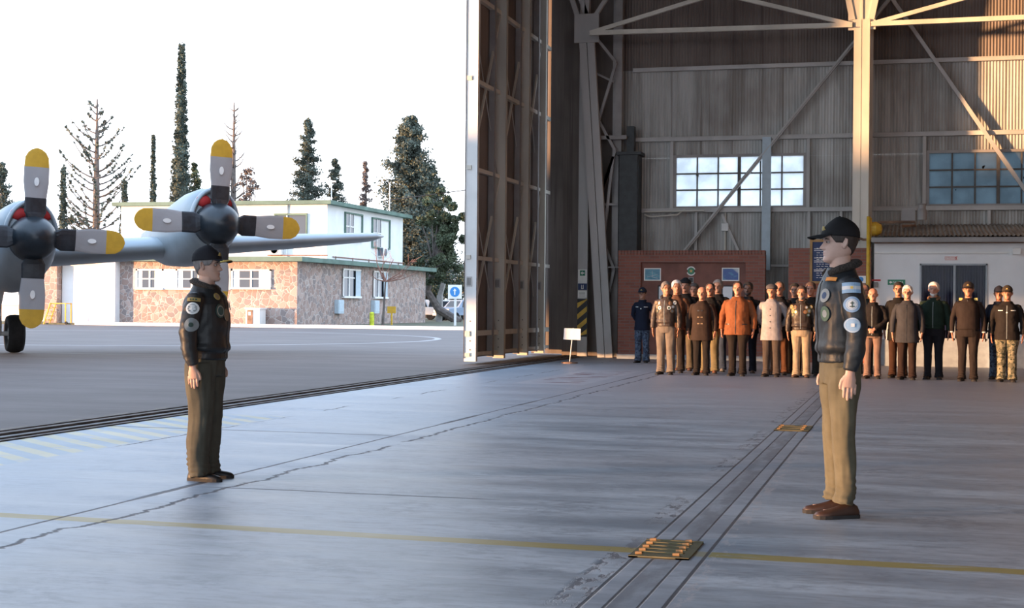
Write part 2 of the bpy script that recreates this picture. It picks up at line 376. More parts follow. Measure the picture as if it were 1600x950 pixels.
# corrugated side wall (the far wall of the hangar)
WY = 38.5
def corrsheet(mb, x0, x1, z0, z1, y, amp=.008, pitch=.076, nz_=1, off=0.0):
    n = max(4, int((x1-x0)/pitch*6)); rings = []
    for i in range(n+1):
        x = x0+(x1-x0)*i/n; dy = amp*math.sin(2*math.pi*x/pitch)
        rings.append([(x, y+dy+off, z0), (x, y+dy, z1)])
    mb.loft(rings, caps=False, closed=False)
wm = MB()
WINS = ((-5.93, -2.65, 3.97, 5.25), (.46, 3.76, 3.97, 5.25), (6.5, 9.8, 3.97, 5.25))
corrsheet(wm, -7.5, 24, 0, 3.97, WY)
xs = [-7.5]
for a0, a1, b0, b1 in WINS:
    corrsheet(wm, xs[-1], a0, 3.97, 5.25, WY); xs.append(a1)
corrsheet(wm, xs[-1], 24, 3.97, 5.25, WY); corrsheet(wm, -7.5, 24, 5.25, 5.72, WY-.005); corrsheet(wm, -7.5, 24, 5.70, 7.58, WY+.005)
struct(wm.build('wall_north', MAT['corr'], smooth=True, fix=False))
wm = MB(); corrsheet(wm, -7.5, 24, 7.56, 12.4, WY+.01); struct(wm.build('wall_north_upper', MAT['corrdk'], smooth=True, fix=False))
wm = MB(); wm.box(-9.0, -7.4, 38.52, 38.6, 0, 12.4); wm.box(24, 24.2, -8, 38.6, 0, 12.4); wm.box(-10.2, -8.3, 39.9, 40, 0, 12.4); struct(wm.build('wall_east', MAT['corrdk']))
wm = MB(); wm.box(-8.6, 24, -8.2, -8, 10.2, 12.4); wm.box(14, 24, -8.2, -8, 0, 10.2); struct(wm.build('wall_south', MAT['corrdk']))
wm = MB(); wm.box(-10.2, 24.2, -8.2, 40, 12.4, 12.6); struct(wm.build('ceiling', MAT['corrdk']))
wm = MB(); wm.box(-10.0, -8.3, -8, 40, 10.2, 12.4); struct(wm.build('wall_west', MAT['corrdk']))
# girts of the north wall
gi = MB()
for z, w in ((5.73, .10), (7.57, .09), (3.86, .10)):
    gi.beam((-7.1, WY-.08, z), (24, WY-.08, z), .12, w); gi.beam((-7.1, WY-.13, z+w*.5), (24, WY-.13, z+w*.5), .05, .02)
gi.beam((-7.1, WY-.08, 9.6), (24, WY-.08, 9.6), .12, .1)
for a0, a1, b0, b1 in WINS:
    for x in (a0-.12, a1+.12): gi.beam((x, WY-.06, 3.86), (x, WY-.06, 5.7), .08, .1, up=(0, 1, 0))
for x in (-5.4, -2.5, -1.7): gi.beam((x, WY-.06, 0), (x, WY-.06, 3.86), .07, .08, up=(0, 1, 0))
gi.beam((-3.5, WY-.07, 2.42), (-2.4, WY-.07, 2.42), .06, .06)
gi.beam((-4.72, WY-.07, 3.75), (-4.2, WY-.07, 2.6), .06, .06)
gi.beam((1.9, WY-.06, 3.3), (1.9, WY-.06, 3.9), .07, .08, up=(0, 1, 0))
struct(gi.build('trim_1', MAT['steel']))
# diagonal wind braces
br = MB(); br.beam((-5.75, WY-.20, 2.7), (-.42, WY-.20, 9.3), .09, .11, up=(0, 1, 0)); br.beam((-5.75, WY-.23, 2.7), (-.42, WY-.23, 9.3), .02, .15, up=(0, 1, 0)); struct(br.build('trim_2', MAT['steel']))
br = MB(); p = onY(1395, 0, WY-.2); q = onY(1600, 295, WY-.2); d = q-p; br.beam(p-d*.3, q+d*.5, .09, .11, up=(0, 1, 0)); struct(br.build('trim_3', MAT['steel']))
br = MB(); br.box(-3.68, -3.46, WY-.30, WY-.16, 2.3, 5.72); struct(br.build('trim_4', MAT['bluebox']))
# main column (H section) with its plated front, truss chord, top braces
cm = MB()
cm.box(-1.36, -1.18, 36.9, 37.05, 0, 8.4); cm.box(-1.16, -.98, 36.9, 37.05, 0, 8.4); cm.box(-1.19, -1.15, 36.92, 37.9, 0, 12.4); cm.box(-1.40, -.92, 37.9, 38.0, 0, 12.4)
cm.beam((-1.40, 37, 8.4), (-2.2, 37, 12.4), .14, .16, up=(0, 1, 0)); cm.beam((-.95, 37, 8.4), (-.15, 37, 12.4), .14, .16, up=(0, 1, 0)); cm.box(-1.5, -.85, 36.95, 37.0, 8.15, 8.9)
struct(cm.build('trim_5', MAT['steelp']))
bm_ = MB()
pl, pr = Vector((-7.95, 36.9, 8.33)), Vector((6.5, 36.9, 8.33))
for a, q in ((pl, Vector((-1.4, 36.9, 8.27))), (Vector((-.95, 36.9, 8.27)), Vector((6.5, 36.9, 8.3)))):
    bm_.beam(a, q, .10, .11); bm_.beam(a+Vector((0, -.06, -.06)), q+Vector((0, -.06, -.06)), .10, .02)
    mid = (a+q)/2+Vector((0, 0, .9)); bm_.beam(a, mid, .09, .10); bm_.beam(mid, q, .09, .10)
struct(bm_.build('trim_6', MAT['steelp']))
# corner frame: raked front leg, back leg, lacing, knee
cn = MB()
top = Vector((-8.2, 37.6, 8.55)); bot = Vector((-7.62, 37.6, 0.0))
for dx in (-.105, .105): cn.beam(top+Vector((dx, 0, 0)), bot+Vector((dx, 0, 0)), .19, .10, up=(0, 1, 0))
cn.beam(top+Vector((0, .06, 0)), bot+Vector((0, .06, 0)), .40, .04, up=(0, 1, 0))
for dx in (-.07, .09): cn.beam(top+Vector((dx*1.6, 0, 0)), top+Vector((-1.25+dx, 0, 3.6)), .13, .10, up=(0, 1, 0))
cn.box(-8.5, -7.85, 37.5, 37.55, 8.2, 8.95)
cn.beam(top, top+Vector((.1, 0, 3.5)), .12, .10, up=(0, 1, 0)); cn.beam(top, top+Vector((1.6, 0, 2.4)), .10, .10, up=(0, 1, 0))
struct(cn.build('trim_7', MAT['steel']))
cn = MB(); bx = -7.42; cn.box(bx-.09, bx+.09, 38.05, 38.2, 0, 12.4); cn.box(bx-.16, bx-.09, 38.1, 38.14, 0, 12.4)
pts = [(-8.0, 8.4), (-7.45, 7.7), (-7.9, 6.2), (-7.45, 5.4), (-7.85, 4.2), (-7.5, 5.25), (-7.75, 3.0), (-7.45, 2.3), (-7.7, 1.2)]
for a, q in zip(pts, pts[1:]): cn.beam((a[0], 37.85, a[1]), (q[0], 37.85, q[1]), .07, .08, up=(0, 1, 0))
cn.beam((-7.9, 37.85, 5.75), (-7.15, 37.85, 5.75), .08, .1); cn.beam((-7.9, 37.85, 4.0), (-7.15, 37.85, 4.0), .05, .06); cn.beam((-8.1, 37.85, 7.5), (-7.5, 37.85, 7.2), .05, .05)
cn.beam((-7.75, 37.6, 2.35), (-7.0, 37.6, 2.35), .03, .03)
struct(cn.build('trim_8', MAT['steel2']))
# hazard post
hp = MB(); hp.box(-8.46, -8.20, 38.0, 38.12, 0, 12.4); struct(hp.build('trim_9', MAT['steel']))

# steel windows
def hangar_window(n, a0, a1, b0, b1, pane):
    fr = MB(); y = WY-.05
    fr.box(a0-.08, a1+.08, y-.03, y+.05, b1, b1+.07); fr.box(a0-.08, a1+.08, y-.03, y+.05, b0-.07, b0)
    fr.box(a0-.08, a0, y-.03, y+.05, b0, b1); fr.box(a1, a1+.08, y-.03, y+.05, b0, b1)
    root = fr.build('window_%d' % n, MAT['steel2']); struct(root)
    ms = MB(); mxd = (a0+a1)/2; ms.box(mxd-.04, mxd+.04, y-.02, y+.04, b0, b1)
    for k in (1, 2, 4, 5): x = a0+(a1-a0)*k/6; ms.box(x-.018, x+.018, y-.01, y+.03, b0, b1)
    for k in (1, 2): z = b0+(b1-b0)*k/3; ms.box(a0, a1, y-.012, y+.032, z-.018, z+.018)
    ms.build('glazing_bars', MAT['frame'], root)
    g = MB()
    for i in range(6):
        for j in range(3):
            x = a0+(a1-a0)*i/6; z = b0+(b1-b0)*j/3; g.box(x, x+(a1-a0)/6, y+.008, y+.014, z, z+(b1-b0)/3)
    g.build('window_panes', pane, root)
for i, w in enumerate(WINS): hangar_window(i+1, *w, MAT['paneL'] if i == 0 else MAT['paneR'])

# ---- sliding hangar door leaf on the left
DX = -9.62
sh = MB(); n = int((39.85-32.0)/.10*4); rings = []
for i in range(n+1):
    y = 32.05+(39.85-32.05)*i/n; rings.append([(DX-.16+.012*math.sin(2*math.pi*y/.10), y, .12), (DX-.16+.012*math.sin(2*math.pi*y/.10), y, 10.2)])
sh.loft(rings, caps=False, closed=False)
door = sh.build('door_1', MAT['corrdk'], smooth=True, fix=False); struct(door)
for k, (y, w) in enumerate(((32.1, .27), (34.5, .27), (36.8, .26), (38.6, .25))):
    po = MB(); po.box(DX-.16, DX-.16+w+.01, y-.02, y+.03, .05, 10.2); po.box(DX-.16, DX-.13, y, y+.26, .05, 10.2); po.box(DX+w-.17, DX+w-.15, y, y+.12, .05, 10.2)
    po.mat(1)
    for z in (.3, .5, .7, .95): po.box(DX-.03, DX-.01, y-.03, y-.02, z, z+.03)
    pst = po.build('door_post', [MAT['whitep'] if k == 0 else MAT['steelp'], MAT['frame']], door)
    if k == 0: pst['label'] = 'white painted end post'
    pl_ = MB(); pl_.box(DX-.11, DX+.02, y-.028, y-.018, 1.75, 1.98); pl_.mat(1)
    for q in range(3): pl_.box(DX-.10+q*.035, DX-.085+q*.035, y-.034, y-.026, 1.78, 1.95)
    pl_.build('handle_plate', [MAT['steel'], MAT['frame']], pst)
for y in (33.9, 36.3, 38.2):
    po = MB(); po.box(DX-.14, DX+.0, y-.02, y+.02, .1, 10.2); po.box(DX-.04, DX+.0, y, y+.12, .1, 10.2); po.build('inner_post', MAT['steel2'], door)
for z, h in ((.16, .08), (.62, .12), (2.38, .09), (4.42, .09), (6.45, .10), (8.4, .1)):
    gz = MB(); gz.box(DX-.13, DX-.02, 32.05, 39.7, z, z+h); gz.build('door_rail', MAT['steelp'], door)
for y0, y1 in ((32.15, 34.5), (34.55, 36.8), (36.85, 38.6)):
    for z0, z1 in ((.7, 4.4), (4.5, 8.4)):
        b1_ = MB(); b1_.beam((DX-.05, y0, z0), (DX-.05, y1, z1), .05, .05, up=(1, 0, 0)); b1_.build('door_brace', MAT['steelp'], door)
        b1_ = MB(); b1_.beam((DX-.09, y0, z1), (DX-.09, y1, z0), .02, .02, up=(1, 0, 0)); b1_.build('tie_rod', MAT['steel'], door)

# ---- brick walls
bw = MB(); BY = 37.0
bw.box(-7.18, -6.6, BY, BY+.3, 0, 2.66); bw.box(-3.95, -3.47, BY, BY+.3, 0, 2.66); bw.box(-6.6, -3.95, BY, BY+.3, 2.46, 2.66)
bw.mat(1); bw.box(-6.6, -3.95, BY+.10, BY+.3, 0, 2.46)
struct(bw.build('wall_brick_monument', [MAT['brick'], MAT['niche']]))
bs = MB()
for i in range(45): bs.box(-7.18+i*.0825, -7.18+i*.0825+.072, BY-.015, BY+.31, 2.64, 2.76)
struct(bs.build('trim_10', MAT['brick']))
bp = MB(); bp.box(-7.2, -6.58, BY-.02, BY, 0, .12); bp.box(-3.97, -3.45, BY-.02, BY, 0, .12); bp.box(-6.6, -3.95, BY+.08, BY+.1, 0, .12); struct(bp.build('baseboard_brick', MAT['lowgrey']))
bw = MB(); bw.box(-2.87, -.90, BY-.3, BY, 0, 2.80); struct(bw.build('wall_brick_low', MAT['brick']))

# ---- white lean-to room on the right
RY = 35.5
rw = MB()
rw.box(-.80, .23, RY, RY+.15, .0, 2.92); rw.box(.23, 1.73, RY, RY+.15, 2.39, 2.92); rw.box(1.73, 2.6, RY, RY+.15, 0, 2.92); rw.box(2.6, 5.6, RY, RY+.15, 1.9, 2.92); rw.box(2.6, 5.6, RY, RY+.15, 0, .95); rw.box(5.6, 9, RY, RY+.15, 0, 2.92)
rw.box(.23, 1.73, RY, RY+.15, 0, .62); rw.box(-.80, -.66, RY+.15, WY-.1, 0, 2.92); struct(rw.build('wall_white_room', MAT['whitewall']))
lg = MB(); lg.box(-.80, 2.6, RY-.012, RY, 0, .62); lg.box(2.6, 9, RY-.012, RY, 0, .62); struct(lg.build('trim_11', MAT['lowgrey']))
cp = MB(); cp.box(-.80, 2.15, RY-.05, RY, 2.62, 2.66); cp.box(1.72, 9, RY-.03, RY, 2.64, 2.66); struct(cp.build('trim_12', MAT['whitep']))
# roof sheets
rf = MB(); rings = []
n = int(10/.076*6)
for i in range(n+1):
    x = -.78+9.9*i/n; dz = .018*math.sin(2*math.pi*x/.1)
    rings.append([(x, RY-.28, 3.02+dz), (x, RY+1.4, 3.22+dz), (x, WY-.05, 3.46+dz)])
rf.loft(rings, caps=False, closed=False); struct(rf.build('roof_lean_to', MAT['roofcorr'], smooth=True, fix=False))
gt = MB(); gt.beam((-.86, RY-.30, 2.93), (9, RY-.30, 2.93), .13, .11); struct(gt.build('gutter', MAT['steel2']))
sf = MB(); sf.box(-.8, 9, RY-.25, RY+.1, 2.86, 2.90); struct(sf.build('trim_13', MAT['rust']))
# glazed opening with curtains
w = MB(); w.box(.23, .27, RY-.02, RY+.06, .62, 2.39); w.box(1.69, 1.73, RY-.02, RY+.06, .62, 2.39); w.box(.23, 1.73, RY-.02, RY+.06, 2.35, 2.39); w.box(.98, 1.03, RY-.02, RY+.06, .62, 2.36); w.box(.23, 1.73, RY-.02, RY+.06, .62, .66)
wr = w.build('window_4', MAT['greymetal']); struct(wr)
g = MB(); g.box(.27, 1.69, RY+.02, RY+.026, .66, 2.35)
def clear_glass(k, tint=(.9, .93, .95), f=.12):
    m, b, x, y, z, p = newmat(k); nt = m.node_tree; t = nt.nodes.new('ShaderNodeBsdfTransparent'); gl = nt.nodes.new('ShaderNodeBsdfGlossy'); ms = nt.nodes.new('ShaderNodeMixShader')
    t.inputs[0].default_value = (*tint, 1); gl.inputs['Roughness'].default_value = .05; ms.inputs[0].default_value = f
    nt.links.new(t.outputs[0], ms.inputs[1]); nt.links.new(gl.outputs[0], ms.inputs[2]); nt.links.new(ms.outputs[0], nt.nodes['Material Output'].inputs[0]); MAT[k] = m
clear_glass('clear', (.9, .93, .95), .008); g.build('window_pane', MAT['clear'], wr)
for i, (c0, c1) in enumerate(((.25, 1.0), (1.01, 1.71))):
    cu = MB(); rings = []
    for k in range(81):
        x = c0+(c1-c0)*k/80; rings.append([(x, RY+.10+.025*math.sin(k*.9)+.008*math.sin(k*2.3), .64), (x, RY+.10+.02*math.sin(k*.9)+.006*math.sin(k*2.3), 2.36)])
    cu.loft(rings, caps=False, closed=False); o = cu.build('curtain', MAT['curtain'], smooth=True, fix=False)
    o.modifiers.new('s', 'SOLIDIFY').thickness = .004
    tag(o, ['dark blue curtain behind the left pane of the white room window', 'dark blue curtain behind the right pane of the white room window'][i], 'curtain', 'dark blue curtains in the white room window'); centre(o)
w = MB(); w.box(2.6, 5.6, RY, RY+.05, .95, 1.0); w.box(2.6, 2.65, RY, RY+.05, .95, 1.9); w.box(2.6, 5.6, RY, RY+.05, 1.85, 1.9); wr = w.build('window_5', MAT['greymetal']); struct(wr)
g = MB(); g.box(2.65, 5.6, RY+.02, RY+.03, 1.0, 1.85); g.build('window_pane', MAT['winglass'], wr)
pp = MB(); pp.box(1.80, 1.98, RY-.12, RY-.0, 0, 1.25); struct(pp.build('trim_14', MAT['bluebox']))

# ================================================================== STONE AND PLASTER BUILDING
bd = thing('office_building', 'two-storey building with stone ground floor, white upper floor and green roof edges', 'building', (-40, 90, 0))
FY, SXX = 78.3, -33.9
m_ = MB(); m_.box(-45.25, SXX, FY, 101.5, 0, 3.75); m_.box(-50.2, -49.35, FY-.2, 90, 0, 3.75)
st_ = m_.build('stone_wall', MAT['stone'], bd)
m_ = MB(); m_.box(-46.1, -45.25, FY-.55, FY+3, -.02, 3.75); m_.box(-49.3, -46.25, FY+.3, FY+3, 0, 3.75); m_.box(-50.5, -46.2, FY+.2, FY+.6, 3.5, 3.75); m_.build('plaster_wall', MAT['whitewall'], bd)
m_ = MB(); m_.box(-46.25, -46.1, FY+.1, FY+.5, 0, 3.75); m_.build('stone_pier', MAT['stone'], bd)
m_ = MB(); m_.box(-50.8, SXX+.55, FY-.6, 102.4, 3.75, 4.02); m_.build('lower_roof_edge', MAT['green'], bd)
# window bands on the front
for k, (x0, x1, z0, z1, sh_) in enumerate(((-44.15, -42.35, 2.15, 3.3, 0), (-41.55, -39.5, 2.15, 3.3, 1), (-38.0, -35.5, 2.2, 3.3, 1))):
    fr = MB(); 
    fr.box(x0, x1, FY-.10, FY+.02, z1-.09, z1); fr.box(x0, x1, FY-.16, FY+.02, z0-.06, z0+.05); fr.box(x0, x0+.10, FY-.10, FY+.02, z0, z1); fr.box(x1-.10, x1, FY-.10, FY+.02, z0, z1)
    xm = (x0+x1)/2; fr.box(xm-.05, xm+.05, FY-.08, FY+.02, z0, z1); fr.box(x0, x1, FY-.07, FY+.01, (z0+z1)/2-.03, (z0+z1)/2+.03)
    o = fr.build('window', MAT['whitep'], bd)
    g = MB(); g.box(x0+.1, x1-.1, FY-.04, FY-.02, z0, z1); g.build('pane', MAT['winglass'], o)
    for a0_, a1_ in ((x0+.12, x0+.12+(x1-x0)*.16), (x1-.12-(x1-x0)*.26, x1-.12)):
        g = MB(); rings = [[(a0_+(a1_-a0_)*k/12, FY-.045-.012*(k % 2), z) for z in (z0+.05, z1-.1)] for k in range(13)]
        g.loft(rings, caps=False, closed=False); g.build('window_curtain', MAT['whitep'], o, fix=False)
g = MB(); g.box(-42.35, -41.55, FY-.08, FY+.02, 2.1, 3.3); g.build('window_panel', MAT['whitep'], bd)
for x0 in (-44.35, -38.35): 
    g = MB(); g.box(x0, x0+.3, FY-.06, FY+.02, 2.1, 3.35); g.build('shutter', MAT['lowgrey'], bd)
# side windows with open shutters
for y0, y1 in ((85.2, 88.2), (90.6, 93.2)):
    fr = MB(); X = SXX
    fr.box(X, X+.12, y0, y1, 3.45, 3.55); fr.box(X, X+.18, y0, y1, 1.72, 1.84)
    for yy in (y0, y0+(y1-y0)*.33, y0+(y1-y0)*.66): fr.box(X, X+.10, yy, yy+.12, 1.8, 3.5)
    fr.box(X, X+.08, y0, y0+(y1-y0)*.66, 2.95, 3.03)
    o = fr.build('window', MAT['whitep'], bd)
    g = MB(); g.box(X-.02, X+.04, y0, y0+(y1-y0)*.66, 1.8, 3.5); g.build('pane', MAT['winglass'], o)
    g = MB(); g.box(X, X+.10, y0+(y1-y0)*.66, y1, 1.8, 3.5); g.build('shutter', MAT['bluebox'], o)
# upper storey
UX, UY = -35.5, 86.6
m_ = MB(); m_.box(-50.0, UX, UY, 101.0, 4.0, 7.65)
m_.build('upper_wall', MAT['whitewall'], bd)
m_ = MB(); m_.box(-50.4, UX+.45, UY-.5, 101.8, 7.62, 7.86); m_.build('upper_roof_edge', MAT['green'], bd)
for y0, y1, z0, z1 in ((89.6, 92.6, 5.6, 7.25), (94.6, 98.0, 5.3, 7.2)):
    X = UX; fr = MB(); fr.box(X, X+.12, y0, y1, z1, z1+.1); fr.box(X, X+.12, y0, y1, z0-.1, z0); fr.box(X, X+.12, y0-.08, y0, z0-.1, z1+.1); fr.box(X, X+.12, y1, y1+.08, z0-.1, z1+.1)
    o = fr.build('window', MAT['green'], bd)
    g = MB(); g.box(X-.02, X+.03, y0, y0+(y1-y0)*.5, z0, z1); g.build('pane', MAT['winglass'], o)
    g = MB()
    for yy in (0, .25, .5): g.box(X, X+.07, y0+(y1-y0)*yy, y0+(y1-y0)*yy+.08, z0, z1)
    g.box(X, X+.07, y0, y0+(y1-y0)*.5, (z0+z1)/2-.04, (z0+z1)/2+.04); g.build('glazing_bars', MAT['whitep'], o)
for x0, x1, z0, z1 in ((-39.0, -36.9, 5.2, 6.95), (-44.8, -42.6, 5.2, 6.95)):
    Y = UY; fr = MB(); fr.box(x0-.08, x1+.08, Y-.12, Y, z1, z1+.12); fr.box(x0-.08, x0, Y-.12, Y, z0, z1); fr.box(x1, x1+.08, Y-.12, Y, z0, z1); fr.box(x0, x1, Y-.12, Y, z0-.08, z0)
    o = fr.build('window', MAT['green'], bd); g = MB(); g.box(x0, x1, Y-.03, Y+.02, z0, z1); g.build('pane', MAT['winglass'], o)
g = MB(); g.tube([(UX+.05, 87.5, 4.35), (UX+.05, 101.0, 4.35)], .035, 6); g.tube([(-39.5, UY-.1, 4.4), (UX+.1, UY-.1, 4.4)], .035, 6)
for yy in (88, 91, 94, 97, 100): g.tube([(UX+.05, yy, 4.0), (UX+.05, yy, 4.4)], .03, 6)
g.build('roof_pipe', MAT['twigred'], bd)
g = MB(); g.tube([(-38.2, UY-.06, 4.1), (-38.2, UY-.06, 7.6)], .05, 6); g.build('drain_pipe', MAT['whitep'], bd)
def ac(x, y, z, ax, label):
    a = thing('air_conditioner', label, 'air conditioner', (x, y, z-.35), 0, 'air conditioner units on the white upper floor')
    b_ = MB()
    if ax == 'x': b_.box(x, x+.4, y-.45, y+.45, z-.32, z+.35)
    else: b_.box(x-.45, x+.45, y-.4, y, z-.32, z+.35)
    bevel(b_.build('casing', MAT['whitep'], a), .03)
    b_ = MB()
    if ax == 'x': b_.lathe([(.26, 0), (.26, .04), (.05, .05)], (x+.39, y, z), 16, 'x'); b_.box(x+.02, x+.38, y-.46, y-.44, z-.25, z+.28)
    else: b_.lathe([(.28, 0), (.28, .03), (.23, .03), (.23, -.0)], (x, y-.43, z), 20, 'y')
    b_.build('fan_grille', MAT['planedk'] if ax == 'x' else MAT['lowgrey'], a)
ac(UX, 96.3, 4.95, 'x', 'white air conditioner on the shaded side of the upper floor, under a window')
ac(-38.0-.9, UY-.02, 4.75, 'y', 'white air conditioner with round fan on the sunlit front of the upper floor')
for x, y, z, h in ((-36.6, 90, 7.86, 1.6), (-36.0, 99.5, 7.86, 2.2), (-47.6, 88, 7.86, 5.8), (-39.8, 88, 7.86, 1.0)):
    a = MB(); a.tube([(x, y, z), (x, y, z+h)], .035, 6)
    if h < 2: a.box(x-.3, x+.3, y-.03, y+.03, z+h-.15, z+h-.05); a.tube([(x-.12, y, z+h-.5), (x-.12, y, z+h+.2)], .05, 6)
    tag(centre(a.build('antenna', MAT['whitep'])), {1.6: 'short antenna with a crossbar on the white roof corner', 2.2: 'thin antenna pole on the far roof end', 5.8: 'tall thin mast left of the cypress on the roof', 1.0: 'small antenna on the roof behind the propeller blade'}[h], 'antenna', 'antennas on the building roof')
# meter boxes, utility box, posts and little signs
for y, l in ((84.0, 'left grey meter box on the shaded stone wall'), (90.3, 'right grey meter box on the shaded stone wall, below the window')):
    a = MB(); a.box(SXX, SXX+.28, y, y+.9, .75, 1.6); a.box(SXX+.28, SXX+.30, y+.08, y+.82, .85, 1.5); tag(bevel(centre(a.build('meter_box', MAT['bluebox'])), .02), l, 'meter box', 'meter boxes on the stone wall')
p_ = gnd(418, 511); 
u = thing('utility_cabinet', 'white utility cabinet with a dark door standing before the sunlit stone wall', 'cabinet', (-36.0, 77.6, .0))
a = MB(); a.box(-36.6, -35.75, 77.25, 78.1, .05, 1.02); a.box(-36.66, -35.7, 77.2, 78.15, 1.0, 1.08); a.build('casing', MAT['whitep'], u)
a = MB(); a.box(-36.5, -36.15, 77.22, 77.25, .1, .95); a.build('door', MAT['rust'], u)
a = MB(); a.box(-36.42, -36.28, 77.205, 77.22, .65, .85); a.build('notice', MAT['signwhite'], u)
q = gnd(581, 509, .05); a = MB(); a.lathe([(.14, 0), (.14, .75), (.10, .82), (0.01, .83)], (q.x, 82.5 if False else q.y, .05), 14); tag(centre(a.build('bollard', MAT['lime'])), 'lime yellow bollard by the shaded stone wall', 'bollard')
q = gnd(612, 508, .05)
s_ = thing('notice_sign', 'small yellow rectangular sign on a yellow post by the stone wall', 'sign', (q.x, q.y, .05))
a = MB(); a.beam((q.x, q.y, .05), (q.x, q.y, .85), .09, .09); a.build('post', MAT['yellow'], s_)
a = MB(); a.box(q.x-.28, q.x+.28, q.y-.06, q.y-.03, .80, 1.22); a.build('panel', MAT['tipyel'], s_)
q = gnd(711, 509, .05)
s_ = thing('road_sign', 'white square road sign with a blue disc and white up arrow', 'road sign', (q.x, q.y, .05))
zt = onY(712, 445, q.y).z; zb = onY(712, 467, q.y).z; w = (zt-zb)/2*1.02
a = MB(); a.beam((q.x, q.y, .05), (q.x, q.y, zt-.1), .12, .12); a.build('post', MAT['whitep'], s_)
a = MB(); a.box(q.x-w, q.x+w, q.y-.10, q.y-.07, zb, zt); pan = a.build('panel', MAT['signwhite'], s_)
zc = (zt+zb)/2; r = w*.70
a = MB(); a.lathe([(r, -.12), (r, -.101)], (q.x, q.y, zc), 32, 'y'); a.build('blue_disc', MAT['signblue'], pan)
a = MB(); a.poly([(q.x+sx_*r, q.y-.122, zc+sz_*r) for sx_, sz_ in ((-.11, -.62), (.11, -.62), (.11, .15), (.36, .15), (0, .68), (-.36, .15), (-.11, .15))], .01, (0, -1, 0)); a.build('arrow', MAT['signwhite'], pan)
q0 = gnd(686, 503, .05); zt = onY(690, 443, q0.y).z
a = MB(); a.beam((q0.x, q0.y, .05), (q0.x+.05, q0.y, zt-.9), .42, .3, up=(0, 1, 0)); a.beam((q0.x+.05, q0.y, zt-.95), (q0.x+.32, q0.y, zt), .32, .28, up=(0, 1, 0))
tag(centre(a.build('concrete_post', MAT['concrete'])), 'bent concrete fence post at the far corner of the stone building', 'post')
# ladder platform
lx, ly = -48.9, 76.9
s_ = thing('step_platform', 'yellow wheeled step platform before the white wall', 'steps', (lx, ly, -.02))
for yy in (ly, ly+.6):
    a = MB(); a.beam((lx-.55, yy, 0), (lx-.1, yy, 1.25), .06, .06, up=(0, 1, 0)); a.build('stringer', MAT['tipyel'], s_)
    a = MB(); a.beam((lx+.9, yy, 0), (lx+.9, yy, 1.25), .06, .06); a.build('leg', MAT['tipyel'], s_)
for k in range(5):
    a = MB(); a.box(lx-.5+k*.1, lx-.28+k*.1, ly, ly+.6, .22+k*.24, .26+k*.24); a.build('tread', MAT['tipyel'], s_)
a = MB(); a.box(lx-.1, lx+.9, ly, ly+.6, 1.2, 1.25); a.build('deck', MAT['tipyel'], s_)
a = MB(); a.lathe([(.09, -.04), (.09, .04)], (lx+.95, ly, .08), 12, 'y'); a.build('wheel', MAT['rubber'], s_)
# white tent left of the building
q = atD(22, 512, 95); a = MB(); a.box(q.x-7, q.x+3.0, q.y, q.y+6, 0, 1.1)
a.add([(q.x-7, q.y-.3, 1.1), (q.x+3.4, q.y-.3, 1.1), (q.x+3.4, q.y+6, 1.1), (q.x-7, q.y+6, 1.1), (q.x-3.6, q.y+1, 3.9), (q.x-2.2, q.y+1, 3.6)], [(0, 1, 5, 4), (1, 2, 5), (2, 3, 4, 5), (3, 0, 4)])
tag(centre(a.build('canopy_tent', MAT['whitep'])), 'white pitched canvas tent seen behind the landing wheel', 'tent')

# ================================================================== TREES
def leaf_cards(mb, centres, n, size, squash=.7):
    for i in range(n):
        c, r = centres[i % len(centres)]
        d = Vector((random.gauss(0, 1), random.gauss(0, 1), random.gauss(0, 1)*squash)); d = d.normalized()*(r*random.random()**.4)
        p = Vector(c)+d; a = Vector((random.uniform(-1, 1), random.uniform(-1, 1), random.uniform(-1, 1))).normalized()
        b = a.orthogonal().normalized(); b.rotate(Matrix.Rotation(random.random()*6.28, 3, a)); s = size*random.uniform(.5, 1.3)
        mb.add([p-a*s, p+b*s*.6, p+a*s, p-b*s*.6], [(0, 1, 2, 3)])
TG = 'trees behind the office building'
def tree_root(px, D, ytop, label, cat='tree', name='conifer_tree'):
    t = atD(px, ytop, D); r = thing(name, label, cat, (t.x, t.y, .05), 0, TG); return r, t.x, t.y, t.z
def cypress(px, D, ytop, wpx, label, ybase=360):
    r, x, y, h = tree_root(px, D, ytop, label, name='cypress_tree'); w = wpx/2/F*D
    a = MB(); a.tube([(x, y, .05), (x, y, h*.9)], [.22, .05], 8); a.build('trunk', MAT['bark'], r)
    a = MB(); rings = []
    for i in range(40):
        t = i/39; z = 1.2+(h-1.2)*t; rr = w*(min(1, (1-t)*1.8+.03)*.70)*(1 if t > .06 else .6)
        ph = random.random()*6
        rings.append([(x+rr*(1+.2*math.sin(3*q/12*6.28+ph)+.15*random.uniform(-1, 1))*math.cos(q/12*6.28), y+rr*(1+.15*random.uniform(-1, 1))*math.sin(q/12*6.28), z) for q in range(12)])
    a.loft(rings)
    cs = []
    for i in range(int(60*h)):
        t = random.random()**.9; z = 1.2+(h-1.2)*t; rr = w*min(1, (1-t)*1.8+.03); an = random.random()*6.28; cs.append(((x+rr*.80*math.cos(an), y+rr*.80*math.sin(an), z), w*.22+.10))
    leaf_cards(a, cs, int(520*h*(w+.15)), .12); a.build('foliage', MAT['leafcy'], r)
